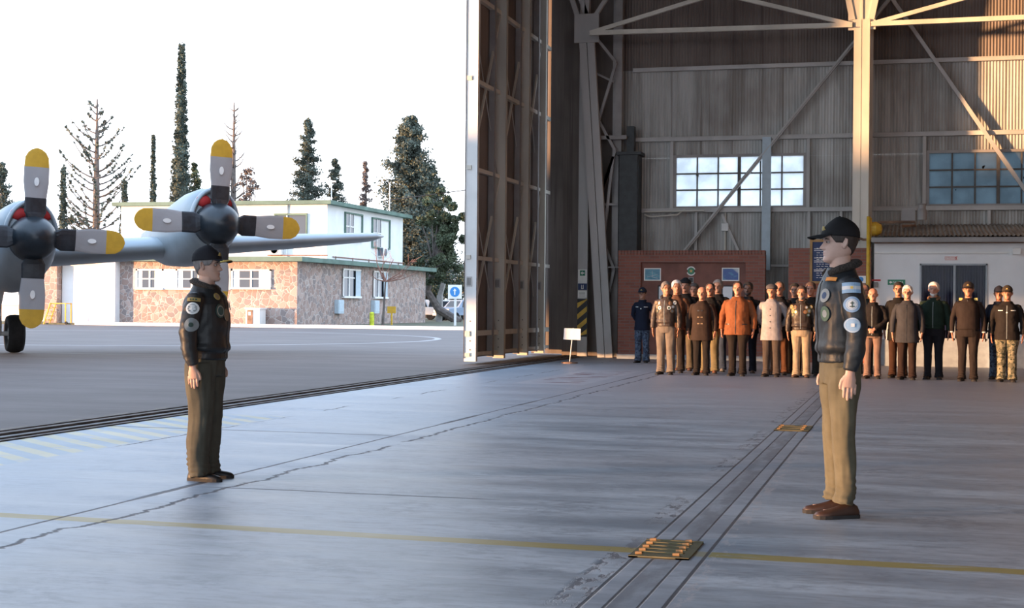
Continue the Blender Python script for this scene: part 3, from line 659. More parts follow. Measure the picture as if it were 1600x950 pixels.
def pine(px, D, ytop, wpx, label, mat='leafbl', dens=1.0, ragged=.6, z0=1.5, shape=1.0, card=.16, zref=8.5):
    r, x, y, h = tree_root(px, D, ytop, label); w = wpx/2/F*D
    a = MB(); a.tube([(x, y, .05), (x, y, h*.5), (x, y, h*.98)], [.30, .2, .03], 8); a.build('trunk', MAT['bark'], r)
    br_ = MB(); a = MB(); cs = []; nb = int(h*7*dens)
    for i in range(nb):
        t = (i+random.random())/nb; z = z0+(h-z0)*t; L = min(w*1.5, w*(((h-z)/(h-zref))**shape)+.12)*random.uniform(ragged, 1.12); an = random.random()*6.28
        e_ = Vector((x+L*math.cos(an), y+L*math.sin(an), z+L*.30)); br_.tube([(x, y, z), e_], [.05, .015], 4)
        for k in range(4): f = .35+.65*k/3; cs.append((((x+(e_.x-x)*f), (y+(e_.y-y)*f), z+(e_.z-z)*f), .18+L*.15))
    br_.build('branches', MAT['bark'], r); leaf_cards(a, cs, int(len(cs)*30*max(.6, dens**.5)), card*.58, .65); a.build('foliage', MAT[mat], r)
def sparse(px, D, ytop, wpx, label, tufts=True, mat='leafbl'):
    r, x, y, h = tree_root(px, D, ytop, label); w = wpx/2/F*D*1.35
    a = MB(); a.tube([(x, y, .05), (x, y, h*.6), (x, y, h)], [.34, .24, .05], 8); a.build('trunk', MAT['bark'], r)
    br_ = MB(); lf = MB(); cs = []; tiers = 23
    for i in range(tiers):
        t = i/(tiers-1); z = h*.32+h*.64*t; L0 = w*(1-t**2*.78)*(.9 if t < .15 else 1)
        for k in range(3):
            an = random.random()*6.28; L = L0*random.uniform(.55, 1.05); pts = []
            for q in range(6):
                f = q/5; rr = L*f; pts.append(Vector((x+rr*math.cos(an)+.05*random.uniform(-1, 1), y+rr*math.sin(an), z+L*(.15*f+.62*f*f))))
            br_.tube(pts, [.07, .055, .045, .04, .03, .02], 4)
            if tufts:
                for q in range(int(L/.22)): f = .35+.65*random.random(); j = min(4, int(f*5)); p = pts[j].lerp(pts[j+1], f*5-j); cs.append((p, .10))
            for q in range(2 if t > .3 else 5):
                j = random.randint(1, 4); e_ = pts[j]+Vector((random.uniform(-1, 1), random.uniform(-1, 1), random.uniform(-.1, .5)))*L*.32; br_.tube([pts[j], e_], [.022, .01], 3)
    br_.build('branches', MAT['bark'], r)
    if tufts: leaf_cards(lf, cs, len(cs)*7, .10); lf.build('foliage', MAT[mat], r)
def broad(px, D, ytop, wpx, label, hh=.75, trunk=None, mat='leafmd', n=7000, name='broadleaf_tree'):
    r, x, y, h = tree_root(px, D, ytop, label, name=name); w = wpx/2/F*D
    a = MB(); a.tube(trunk or [(x, y, .05), (x, y, h*.5)], [.35, .2] if not trunk else [.34, .32, .28, .2][:len(trunk)], 8)
    b0 = Vector(trunk[-1]) if trunk else Vector((x, y, h*.35))
    cs = []
    for i in range(60):
        d = Vector((random.gauss(0, .45), random.gauss(0, .45), random.gauss(0, .42))); p = Vector((x+d.x*w, y+d.y*w, h*(1-hh/2)+d.z*h*hh/2)); p.z = min(p.z, h-.3)
        cs.append((p, w*.24)); 
        if i < 26: a.tube([b0, b0.lerp(p, .5)+Vector((0, 0, .3)), p], [.10, .06, .02], 5)
    a.build('trunk', MAT['bark'], r); lf = MB(); leaf_cards(lf, cs, int(n*1.8), .12); lf.build('foliage', MAT[mat], r)
cypress(284, 118, 70, 30, 'tallest dark narrow cypress, rising above the upper roof'); cypress(240, 120, 212, 11, 'slim cypress left of the tallest cypress, above the roof edge')
cypress(99, 105, 263, 15, 'short cypress between the left propeller and the bare tree'); cypress(195, 105, 283, 15, 'short cypress right of the bare tree')
sparse(152, 108, 155, 118, 'tall sparse tree with upturned tufted branches between two short cypresses')
pine(3, 120, 255, 36, 'bluish conifer cut by the left edge of the photo', 'leafbl', 1.2); pine(304, 124, 256, 34, 'small conifer right of the tallest cypress', 'leafmd', 1.0)
sparse(366, 125, 160, 62, 'thin bare-topped tree behind the right propeller', False); broad(385, 128, 262, 55, 'low twiggy tree right of the bare-topped tree', .6, None, 'twig', 2600)
pine(481, 122, 188, 62, 'full spired conifer above the middle of the roof', 'leafbl', 1.6, .35, 3.5, .85); pine(524, 124, 250, 40, 'smaller conifer just right of the full spired one', 'leafbl', 1.2, .5)
pine(572, 130, 254, 24, 'faint narrow conifer above the right roof end', 'twig', .7, .5)
pine(642, 118, 184, 118, 'largest grey-green pine right of the building', 'leafbl', 2.4, .35, 3, .62, .20, 6.0); 
pine(668, 146, 262, 90, 'dark dense pine behind the right end of the building', 'leafdk', 2.4, .6, 1.5, .5, .20, 4.0)
q = atD(693, 494, 112); q.z = .05
tp = [(q.x+1.3, q.y, .05), (q.x-.4, q.y, 1.0), (q.x-1.3, q.y, 2.4), (q.x-.8, q.y, 4.2)]
broad(697, 112, 285, 66, 'leafy tree with a leaning dark trunk beside the road sign', .78, tp, 'leafmd', 9000)
for k, (px, D, yt, w_) in enumerate(((668, 160, 440, 60), (715, 166, 405, 60), (748, 160, 415, 60), (130, 150, 340, 50), (10, 140, 345, 60), (60, 145, 345, 60))):
    if k < 3 or True: broad(px, D, yt, w_, ['dark bush behind the cars, by the concrete post', 'bush behind the road sign', 'bush hidden partly by the hangar door', 'low bush far behind the bare tree', 'low bush at the left edge behind the aircraft', 'low bush behind the left propeller'][k], .95, None, 'leafdk', 3500, 'bush')
# bare sapling at the stone wall
q = gnd(598, 509, .05); s_ = thing('bare_sapling', 'small leafless sapling with reddish twigs by the shaded stone wall', 'tree', (q.x, q.y, .05))
a = MB(); tz = onY(603, 440, q.y).z; a.tube([q, (q.x+.15, q.y, tz)], [.09, .05], 6); a.build('trunk', MAT['bark'], s_); a = MB()
for (ex, ey) in ((585, 378), (575, 425), (640, 412), (655, 425), (600, 395), (632, 430), (615, 405), (590, 415), (645, 405)):
    p = onY(ex, ey, q.y); b0 = Vector((q.x+.15, q.y, tz)); mdl = b0.lerp(p, .5)+Vector((random.uniform(-.3, .3), 0, -.15)); a.tube([b0, mdl, p], [.04, .025, .01], 4)
    for k in range(5): z = mdl.lerp(p, random.random()); a.tube([z, z+Vector((random.uniform(-.7, .7), random.uniform(-.5, .5), random.uniform(0, .7)))], [.012, .006], 3)
a.build('twigs', MAT['twigred'], s_)
# overhead cable
a = MB(); p0 = onY(690, 302, 106); p1 = onY(735, 296, 106); d = p1-p0; a.tube([p0-d*2, p0, p1+d*6], .035, 5); tag(centre(a.build('overhead_cable', MAT['black'])), 'thin overhead cable running behind the hangar door', 'cable')

# ================================================================== CARS
def car(px, py, D, rz, label, kind, body):
    q = atD(px, py, D); r = thing('car', label, 'car', (q.x, q.y, .05), rz, 'cars parked beyond the stone building')
    L, Wd = (4.9, 1.85); mb = MB()
    prof = {'pickup': [(-2.45, .45), (-2.45, .95), (-1.3, 1.08), (-.7, 1.72), (.75, 1.75), (.95, 1.1), (2.4, 1.08), (2.45, .45)],
            'suv': [(-2.3, .45), (-2.3, 1.0), (-1.25, 1.12), (-.65, 1.72), (1.7, 1.75), (2.25, 1.15), (2.3, .45)],
            'sedan': [(-2.2, .38), (-2.25, .85), (-1.1, .98), (-.4, 1.42), (.95, 1.42), (1.6, 1.02), (2.2, .95), (2.2, .38)]}[kind]
    rings = [[(x, y*(1 if z < 1.2 else .84), z) for x, z in prof] for y in (-Wd/2, -Wd/2+.06, Wd/2-.06, Wd/2)]
    mb.loft(rings); bevel(mb.build('body', MAT[body], r, world=False), .05)
    g = MB(); top = 1.62 if kind != 'sedan' else 1.36; x0, x1 = (-.95, .8) if kind == 'pickup' else ((-.9, 1.95) if kind == 'suv' else (-.75, 1.3))
    for s in (-1, 1):
        for k in range(2):
            a0 = x0+(x1-x0)*k/2+.05; a1 = x0+(x1-x0)*(k+1)/2-.05; g.add([(a0, s*(Wd/2+.005), 1.12), (a1, s*(Wd/2+.005), 1.12), (a1-.1, s*(Wd*.42+.03), top), (a0+.2, s*(Wd*.42+.03), top)], [(0, 1, 2, 3)])
    g.add([(-1.22, -.7, 1.13), (-1.22, .7, 1.13), (-.78, .6, top), (-.78, -.6, top)], [(0, 1, 2, 3)])
    o = g.build('windows', MAT['carglass'], r, world=False); o.modifiers.new('s', 'SOLIDIFY').thickness = .02
    for x in (-1.5, 1.5):
        for s in (-1, 1):
            w = MB(); w.lathe([(.12, -.10), (.33, -.11), (.36, -.06), (.36, .06), (.33, .11), (.12, .10)], (x, s*(Wd/2-.08), .36), 20, 'y'); w.build('wheel', MAT['rubber'], r, world=False)
    b_ = MB(); b_.box(-2.52, -2.42, -.85, .85, .42, .62); b_.box(2.42, 2.5, -.85, .85, .42, .62); b_.build('bumper', MAT['carpink'] if kind != 'sedan' else MAT['chrome'], r, world=False)
    b_ = MB()
    for s in (-1, 1): b_.box(-2.47, -2.38, s*.62-.18, s*.62+.18, .72, .88)
    b_.build('headlights', MAT['signwhite'], r, world=False); return r
car(668, 500, 125, R(195), 'white pickup at the corner of the stone building', 'pickup', 'carwhite'); car(700, 500, 128, R(15), 'pale car between the leaning trunk and the road sign', 'suv', 'carwhite')
car(722, 500, 122, R(60), 'blue-grey car behind the road sign', 'suv', 'carblue')

# ================================================================== AIRCRAFT
T44 = math.atan2(.69, .72)
hub2 = atD(342, 350, 36.0)
def airplane(loc, rz, label, clear=False):
    A = thing('airplane', label, 'airplane', loc, rz, None)
    return A
def rr_ring(cx, cz, y, hw, top, bot, n=28):
    out = []
    for j in range(n):
        a = 2*math.pi*j/n; c, s = math.cos(a), math.sin(a); r_ = top if s > 0 else bot
        out.append((cx+hw*math.copysign(abs(c)**.85, c), y, cz+r_*math.copysign(abs(s)**.85, s)))
    return out
A = thing('airplane', 'grey four-engined turboprop airplane parked on the apron', 'airplane', (hub2.x, hub2.y, -.02), T44)
H2 = 3.28; H1 = 2.80; X1 = -4.37
def engine(cx, cz, deep, A):
    n_ = MB()
    n_.loft([rr_ring(cx, cz, y, hw, tp, bt) for y, hw, tp, bt in ((.32, .52, .60, .52), (.42, .60, .84, .60), (.9, .68, .93, .74*deep), (1.7, .72, .88, .92*deep), (2.8, .72, .66, 1.0*deep), (4.2, .60, .22, .95*deep), (5.6, .40, .0, .75*deep), (7.0, .10, -.2, .45))])
    nac = n_.build('nacelle', MAT['plane'], A, smooth=True, world=False)
    for s in (-1, 1):
        i_ = MB(); i_.ell((cx+s*.29, .34, cz+.57), (.19, .09, .15), 16, 10); i_.build('intake_cover', MAT['red'], nac, smooth=True, world=False)
    i_ = MB(); rings = []
    for k in range(19):
        a = R(8+164*k/18); ca, sa = math.cos(a), math.sin(a)
        rings.append([(cx+hw*ca, yy, cz+.02+hh*sa) for hw, hh, yy in ((.60, .84, .62), (.635, .90, .42), (.62, .885, .27), (.57, .83, .24), (.54, .78, .30), (.55, .78, .5))])
    i_.loft(rings); i_.build('intake_cowl', MAT['plane'], nac, smooth=True, world=False)
    i_ = MB(); i_.tube([(cx+.7, 2.2, cz+.5), (cx+.86, 2.6, cz+.72)], [.05, .03], 6); i_.build('exhaust_scoop', MAT['plane'], nac, world=False)
    pr = MB(); pr.lathe([(.01, -.62), (.16, -.60), (.34, -.46), (.47, -.22), (.53, .05), (.54, .36)], (cx, 0, cz), 24, 'y'); hubo = pr.build('propeller_hub', MAT['hubblack'], A, smooth=True, world=False)
    for k in range(4):
        b_ = MB(); sta = [(.34, .13, .10), (.56, .24, .055), (.60, .262, .045), (.9, .255, .035), (.93, .25, .03), (1.3, .29, .022), (1.62, .285, .016), (1.64, .284, .016), (1.86, .265, .012), (1.98, .20, .010), (2.05, .11, .008), (2.08, .02, .005)]
        rings = []
        for r_, w_, t_ in sta:
            tw = R(14)*(1-r_/2.1); rings.append([(w_*math.cos(q*math.pi/6)*math.cos(tw)-t_*math.sin(q*math.pi/6)*math.sin(tw), -.02+w_*math.cos(q*math.pi/6)*math.sin(tw)+t_*math.sin(q*math.pi/6)*math.cos(tw), r_) for q in range(12)])
        for i in range(len(rings)-1):
            b_.mat(0 if sta[i+1][0] <= .93 else (1 if sta[i+1][0] <= 1.64 else 2)); b_.loft(rings[i:i+2], caps=(i == len(rings)-2))
        Rm = Matrix.Translation((cx, 0, cz))@Matrix.Rotation(R(90*k+1.5), 4, 'Y'); b_.v = [tuple(Rm@Vector(v)) for v in b_.v]
        bl = b_.build('propeller_blade', [MAT['propblack'], MAT['bladegrey'], MAT['tipyel']], hubo, smooth=False, world=False)
        d_ = MB(); d_.poly([(.055*math.cos(q*math.pi/8)*(1), -.075, 1.30+.10*math.sin(q*math.pi/8)) for q in range(16)], .012, (0, 1, 0))
        d_.v = [tuple(Rm@Vector(v)) for v in d_.v]; d_.build('blade_decal', MAT['signwhite'], hubo, world=False)
    return nac
engine(0, H2, 1.0, A); engine(X1, H1, 1.25, A)
# wing
wg = MB(); sec = []
for x, z, y0, ch, th in ((-9.0, 2.22, 2.3, 5.6, .85), (X1, 2.50, 2.4, 4.8, .62), (0, 2.83, 2.55, 4.0, .50), (3.6, 3.10, 2.75, 3.0, .34), (5.5, 3.25, 2.95, 2.4, .22), (5.85, 3.28, 3.3, 1.6, .08)):
    ring = []
    for j in range(24):
        a = 2*math.pi*j/24; u = (1-math.cos(a))/2; s = math.sin(a); yy = y0+ch*u; t_ = th/2*(s*(1-u)**.55*1.55 if u < 1 else 0); ring.append((x, yy, z+t_))
    sec.append(ring)
wg.loft(sec); wg.build('wing', MAT['plane'], A, smooth=True, world=False)
# fuselage, beyond the left edge of the frame
fx = -9.3; fs = MB(); rings = []
for y, r_, zc in ((-7.8, .05, 2.9), (-7.5, .6, 2.95), (-6.6, 1.25, 3.1), (-5.4, 1.65, 3.25), (-3.5, 1.85, 3.3), (14, 1.85, 3.3), (19, 1.45, 3.6), (24, .75, 4.1), (28, .3, 4.5)):
    rings.append([(fx+r_*math.cos(2*math.pi*j/32), y, zc+.15*min(1, r_)+r_*(1.13 if math.sin(2*math.pi*j/32) > 0 else 1.05)*math.sin(2*math.pi*j/32)) for j in range(32)])
fs.loft(rings); fs.build('fuselage', MAT['plane'], A, smooth=True, world=False)
fn = MB(); fn.add([(fx-.12, 20, 4.6), (fx+.12, 20, 4.6), (fx+.12, 27.5, 4.6), (fx-.12, 27.5, 4.6), (fx-.05, 24.5, 10.2), (fx+.05, 24.5, 10.2), (fx+.05, 27.5, 10.2), (fx-.05, 27.5, 10.2)], [(0, 3, 2, 1), (4, 5, 6, 7), (0, 1, 5, 4), (1, 2, 6, 5), (2, 3, 7, 6), (3, 0, 4, 7)]); fn.build('tail_fin', MAT['plane'], A, world=False)
# main gear
gx, gy = X1+.05, 5.0
for dx in (-.42, .42):
    w = MB(); w.lathe([(.10, -.14), (.24, -.16), (.30, -.20), (.45, -.20), (.49, -.12), (.50, 0), (.49, .12), (.45, .20), (.30, .20), (.24, .16), (.10, .14)], (gx+dx, gy, .50), 28, 'x'); t_ = w.build('tire', MAT['rubber'], A, smooth=True, world=False)
    w = MB(); w.lathe([(.02, -.15), (.23, -.15), (.23, .15), (.02, .15)], (gx+dx, gy, .50), 16, 'x'); w.build('wheel_rim', MAT['planedk'], t_, world=False)
w = MB(); w.tube([(gx, gy, .45), (gx, gy+.1, 2.4)], .10, 10); w.tube([(gx-.45, gy, .5), (gx+.45, gy, .5)], .06, 8); w.tube([(gx, gy, .9), (gx+.35, gy+1.4, 2.0)], .05, 8); w.tube([(gx, gy, 1.0), (gx, gy-1.1, 2.0)], .045, 8); w.build('gear_leg', MAT['whitep'], A, world=False)
for s in (-1, 1): w = MB(); w.add([(gx+s*.62, gy-1.3, 2.0), (gx+s*.62, gy+1.0, 2.0), (gx+s*.75, gy+1.0, 1.15), (gx+s*.75, gy-1.1, 1.15), (gx+s*.65, gy-1.3, 2.0), (gx+s*.65, gy+1.0, 2.0), (gx+s*.78, gy+1.0, 1.15), (gx+s*.78, gy-1.1, 1.15)], [(0, 1, 2, 3), (7, 6, 5, 4), (0, 4, 5, 1), (1, 5, 6, 2), (2, 6, 7, 3), (3, 7, 4, 0)]); w.build('gear_door', MAT['plane'], A, world=False)
# unseen second aircraft, added left of the frame: its long body shades the officers
B = A.copy(); C.objects.link(B)
def ctree(o, par):
    for ch in list(o.children):
        if ch.name.startswith('x'): continue
        c = ch.copy(); C.objects.link(c); c.parent = par; ctree(ch, c)
ctree(A, B)
B['label'] = 'unseen second grey turboprop airplane added on the apron to shade the officers'
B.rotation_euler = (0, 0, R(-8)); B.location = (-16.5, -16.0, -.02); bpy.context.view_layer.update()

# ================================================================== OBJECTS ON THE HANGAR WALLS
def picture(x0, x1, z0, z1, y, label, kind, frame='signwhite'):
    r = thing('framed_picture', label, 'picture', ((x0+x1)/2, y, z0), 0, 'blue framed pictures on the brick monument')
    a = MB(); t = .025
    a.box(x0, x1, y-.025, y, z1-t, z1); a.box(x0, x1, y-.025, y, z0, z0+t); a.box(x0, x0+t, y-.025, y, z0+t, z1-t); a.box(x1-t, x1, y-.025, y, z0+t, z1-t); a.build('frame', MAT[frame], r)
    m, b, X, Y_, Z, P = newmat('picture_print'); n = nz(vec(X*4, Z*9), 1, 3)
    c = mixc(sst(n, .35, .65), (.05, .20, .30), (.12, .34, .42))
    if kind: c = mixc(sst(X*.9+Z*1.1, .35, .42), (.04, .10, .32), (.45, .50, .55)); c = mixc(sst(n, .5, .6)*.5, c, (.10, .35, .50))
    setc(b, c); b.inputs['Roughness'].default_value = .4
    a = MB(); a.box(x0+t, x1-t, y-.012, y-.004, z0+t, z1-t); pr_ = a.build('print', m, r)
    if not kind:
        a = MB(); xm, zm = (x0+x1)/2, (z0+z1)/2; a.tube([(xm-.14, y-.016, zm-.07), (xm+.13, y-.016, zm+.0)], [(.004, .012), (.004, .008)], 6); a.tube([(xm-.02, y-.016, zm-.06), (xm+.14, y-.016, zm-.10)], [(.004, .014), (.004, .006)], 6); a.tube([(xm, y-.016, zm-.05), (xm-.01, y-.016, zm+.09)], [(.004, .014), (.004, .006)], 6); a.build('aircraft_motif', MAT['carwhite'], pr_)
NY = BY+.10
def npt(px, py): return onY(px, py, NY)
a0 = npt(1006.5, 438.5); a1 = npt(1033, 419); picture(a0.x, a1.x, a0.z, a1.z, NY-.002, 'blue aircraft picture in a white frame, left end of the brick niche', 0)
a0 = npt(1128, 439); a1 = npt(1155.5, 418.5); picture(a0.x, a1.x, a0.z, a1.z, NY-.002, 'blue and white picture in a white frame, right end of the brick niche', 1)
for px0, px1, l in ((1029, 1034, 'pale picture edge showing left of the man in the patched jacket'), (1128.5, 1132.5, 'pale picture edge showing beside the man in the rust coat')):
    a0 = npt(px0-1, 470); a1 = npt(px1+14 if px0 > 1100 else px1+10, 446); a = MB(); a.box(a0.x, a1.x, NY-.03, NY-.003, a0.z, a1.z); a.mat(1); a.box(a0.x+.03, a1.x-.03, NY-.035, NY-.028, a0.z+.03, a1.z-.03)
    tag(centre(a.build('small_plaque', [MAT['black'], MAT['carwhite']])), l, 'plaque', 'pale plaques low in the brick niche')
c_ = npt(1080, 423.5); r_ = .115
em = thing('round_emblem', 'round dark emblem with white arcs at the centre of the brick niche', 'emblem', (c_.x, NY, c_.z-r_))
a = MB(); a.lathe([(r_*.72, -.03), (r_*.72, -.004)], (c_.x, NY, c_.z), 28, 'y'); a.build('disc', MAT['signgreen'], em)
for s0 in (20, 200):
    a = MB(); rings = []
    for k in range(17):
        an = R(s0+140*k/16); rings.append([(c_.x+rr*math.cos(an), NY-yy, c_.z+rr*math.sin(an)) for rr, yy in ((r_*.78, .02), (r_*1.02, .02), (r_*1.02, .004), (r_*.78, .004))])
    a.loft(rings); a.build('white_arc', MAT['signwhite'], em)
a = MB(); a.poly([(c_.x+rr*math.cos(R(90+36*k)), NY-.034, c_.z+rr*math.sin(R(90+36*k))) for k in range(10) for rr in ((.05,) if k % 2 == 0 else (.022,))], .004, (0, 1, 0)); a.build('gold_motif', MAT['gold'], em)
a0 = npt(1076, 442); a1 = npt(1084, 433); a = MB(); a.box(a0.x, a1.x, NY-.02, NY-.003, a0.z, a1.z); a.mat(1); a.box(a0.x+.02, a1.x-.02, NY-.024, NY-.02, a0.z+.02, a1.z-.02); tag(centre(a.build('metal_plaque', [MAT['steel2'], MAT['black']])), 'small dark metal plaque below the round emblem', 'plaque')
# honour board on the low brick wall
ny = BY-.3
a0 = onY(1265, 443, ny-.05); a1 = onY(1323, 374, ny-.05)
hb = thing('honour_board', 'tall blue board with white lettering in a gilt frame on the low brick wall', 'notice board', ((a0.x+a1.x)/2, ny, a0.z))
a = MB(); t = .06; x0, x1, z0, z1 = a0.x, a1.x, a0.z, a1.z
a.box(x0, x1, ny-.07, ny-.003, z1-t, z1); a.box(x0, x1, ny-.07, ny-.003, z0, z0+t); a.box(x0, x0+t, ny-.07, ny-.003, z0+t, z1-t); a.box(x1-t, x1, ny-.07, ny-.003, z0+t, z1-t); a.build('frame', MAT['wood'], hb)
a = MB(); a.box(x0+t, x1-t, ny-.04, ny-.01, z0+t, z1-t); bo = a.build('panel', MAT['navy'], hb)
a = MB()
for zz in (.30, .33, .52, .55, .62, .80, .84): a.box(x0+.10, x0+.36+.1*random.random(), ny-.044, ny-.04, z0+zz, z0+zz+.012)
random.seed(3)
for zz in [.14+.055*k for k in range(14)]:
    x = x0+.16
    while x < x1-.2: w = random.uniform(.03, .09); a.box(x, x+w, ny-.043, ny-.04, z0+zz, z0+zz+.012); x += w+.03
a.build('lettering', MAT['signwhite'], bo)
a0 = onY(1341, 441, ny); a1 = onY(1353, 431, ny); s_ = thing('safety_sign', 'blue and white safety sign at the right end of the low brick wall', 'sign', (a0.x, ny, a0.z))
a = MB(); a.box(a0.x-.06, a1.x, ny-.012, ny-.002, a0.z-.02, a1.z); pn = a.build('panel', MAT['signwhite'], s_)
a = MB(); a.lathe([(.065, -.016), (.065, -.012)], ((a0.x+a1.x)/2-.03, ny, (a0.z+a1.z)/2-.01), 24, 'y'); a.build('blue_disc', MAT['signblue'], pn)
# signs on the white room
a0 = onY(1476, 406.5, RY); a1 = onY(1497, 400.5, RY); s_ = thing('extinguisher_sign', 'white sign with red lettering above the curtained window', 'sign', ((a0.x+a1.x)/2, RY, a0.z))
a = MB(); a.box(a0.x, a1.x, RY-.012, RY-.002, a0.z, a1.z); pn = a.build('panel', MAT['signwhite'], s_); a = MB(); t=.008
a.box(a0.x+.004, a1.x-.004, RY-.015, RY-.011, a0.z+.004, a0.z+.004+t); a.box(a0.x+.004, a1.x-.004, RY-.015, RY-.011, a1.z-.004-t, a1.z-.004); a.build('red_border', MAT['red'], pn)
text_mesh('EXTINTOR', .052, 'lettering', MAT['red'], pn, ((a0.x*.58+a1.x*.42), RY-.014, (a0.z+a1.z)/2))
a = MB(); cx, cz = a1.x-.045, (a0.z+a1.z)/2; a.tube([(cx+.02, RY-.015, cz+.03), (cx-.01, RY-.015, cz+.02), (cx+.012, RY-.015, cz+.0), (cx-.004, RY-.015, cz-.03)], .008, 6); a.build('red_symbol', MAT['red'], pn)
a0 = onY(1387, 445, RY); a1 = onY(1414.5, 437, RY); s_ = thing('exit_sign', 'green exit sign on the white wall above the man in glasses', 'sign', ((a0.x+a1.x)/2, RY, a0.z))
a = MB(); a.box(a0.x, a1.x, RY-.012, RY-.002, a0.z, a1.z); pn = a.build('panel', MAT['signgreen'], s_); text_mesh('SALIDA', .07, 'lettering', MAT['signwhite'], pn, ((a0.x*.4+a1.x*.6), RY-.014, (a0.z+a1.z)/2))
a = MB(); cx, cz = a0.x+.07, (a0.z+a1.z)/2; a.poly([(cx-.04, RY-.014, cz), (cx, RY-.014, cz+.035), (cx, RY-.014, cz+.012), (cx+.035, RY-.014, cz+.012), (cx+.035, RY-.014, cz-.012), (cx, RY-.014, cz-.012), (cx, RY-.014, cz-.035)], .003, (0, 1, 0)); a.build('arrow', MAT['signwhite'], pn)
a0 = onY(1362, 439, RY); a1 = onY(1376, 436.5, RY); al = thing('fire_alarm', 'small dark alarm box under a red strip, on the white wall by the brick', 'alarm', ((a0.x+a1.x)/2, RY, a0.z-.2))
a = MB(); a.box(a0.x, a1.x, RY-.015, RY-.002, a0.z, a1.z); a.build('red_strip', MAT['red'], al); a = MB(); a.box(a0.x+.05, a1.x-.06, RY-.06, RY-.002, a0.z-.15, a0.z-.03); bevel(a.build('box', MAT['steel2'], al), .01)
# little lamp box under the eave at right, conduit
a0 = onY(1586, 398, RY); a = MB(); a.box(a0.x-.06, a0.x+.12, RY-.14, RY-.002, a0.z, a0.z+.15); tag(bevel(centre(a.build('junction_box', MAT['whitep'])), .01), 'white junction box under the gutter at the right edge', 'junction box')
a0 = onY(1133, 355, WY-.1); jb = thing('electrical_box', 'small pale electrical box with conduit below the left hangar window', 'electrical box', (a0.x, WY-.1, a0.z-.1))
a = MB(); a.box(a0.x-.09, a0.x+.09, WY-.16, WY-.02, a0.z-.10, a0.z+.10); bevel(a.build('box', MAT['whitep'], jb), .01); a = MB(); a.tube([(a0.x, WY-.06, a0.z-1.0), (a0.x, WY-.06, a0.z+.4)], .02, 6); a.build('conduit', MAT['steelp'], jb)
a0 = onY(1000, 336, WY-.2); a1 = onY(1070, 334, WY-.2); a = MB(); a.tube([a0+Vector((.12, 0, 0)), a0+Vector((.3, -.02, -.05)), a1+Vector((-.2, -.02, -.03)), a1+Vector((0, .05, .12))], .022, 6); a.tube([a0+Vector((.12, 0, .08)), a1+Vector((.5, .0, .08))], .018, 6); tag(centre(a.build('cable_bundle', MAT['steelp'])), 'pale cable bundle sagging below the left hangar window', 'cable')
# black duct tower in the corner
dt = thing('ventilation_duct', 'tall black duct tower in the dark corner beside the brick monument', 'duct', (-7.15, 38.1, 0))
a = MB(); a.box(-7.35, -6.82, 37.75, 38.3, 0, 5.35); bevel(a.build('casing', MAT['duct'], dt), .03); a = MB(); a.box(-7.18, -6.98, 37.95, 38.2, 5.35, 6.05); a.build('riser', MAT['duct'], dt); a = MB(); a.box(-7.40, -6.75, 37.70, 38.33, 5.28, 5.36); a.build('lid', MAT['black'], dt)
# yellow gas pipe and housing by the white room
gp = thing('gas_pipe', 'yellow standing pipe with an orange housing at the corner of the white room', 'pipe', (-.93, 35.3, 0))
a = MB(); a.tube([(-.93, 35.3, 0), (-.93, 35.3, 3.48)], .045, 10); a.build('pipe', MAT['yellow'], gp, smooth=True)
a = MB(); a.lathe([(.01, -.04), (.16, -.03), (.17, .10), (.10, .22), (.01, .24)], (-.86, 35.5, 3.20), 16, 'x'); a.box(-.92, -.86, 35.35, 35.6, 2.95, 3.45); a.build('housing', MAT['yellow'], gp, smooth=False)
a = MB(); a.tube([(-.75, 36.6, 3.42), (.12, 36.6, 3.42), (.12, 36.6, 3.33), (-.2, 36.2, 3.30)], .035, 8); a.build('branch_pipe', MAT['rust'], gp); a = MB(); a.tube([(-.85, 35.5, 2.95), (-1.05, 35.5, 2.95), (-1.2, 35.5, 3.0)], .03, 8); a.build('side_pipe', MAT['rust'], gp)
a = MB(); a.lathe([(.12, 0), (.12, .22), (.09, .28), (.09, .36), (.12, .4)], (.28, 37.2, 3.50), 14); a.box(-.2, .12, 37.1, 37.4, 3.46, 3.78); tag(centre(a.build('motor_unit', MAT['steel2'])), 'dark motor unit on the lean-to roof', 'motor')
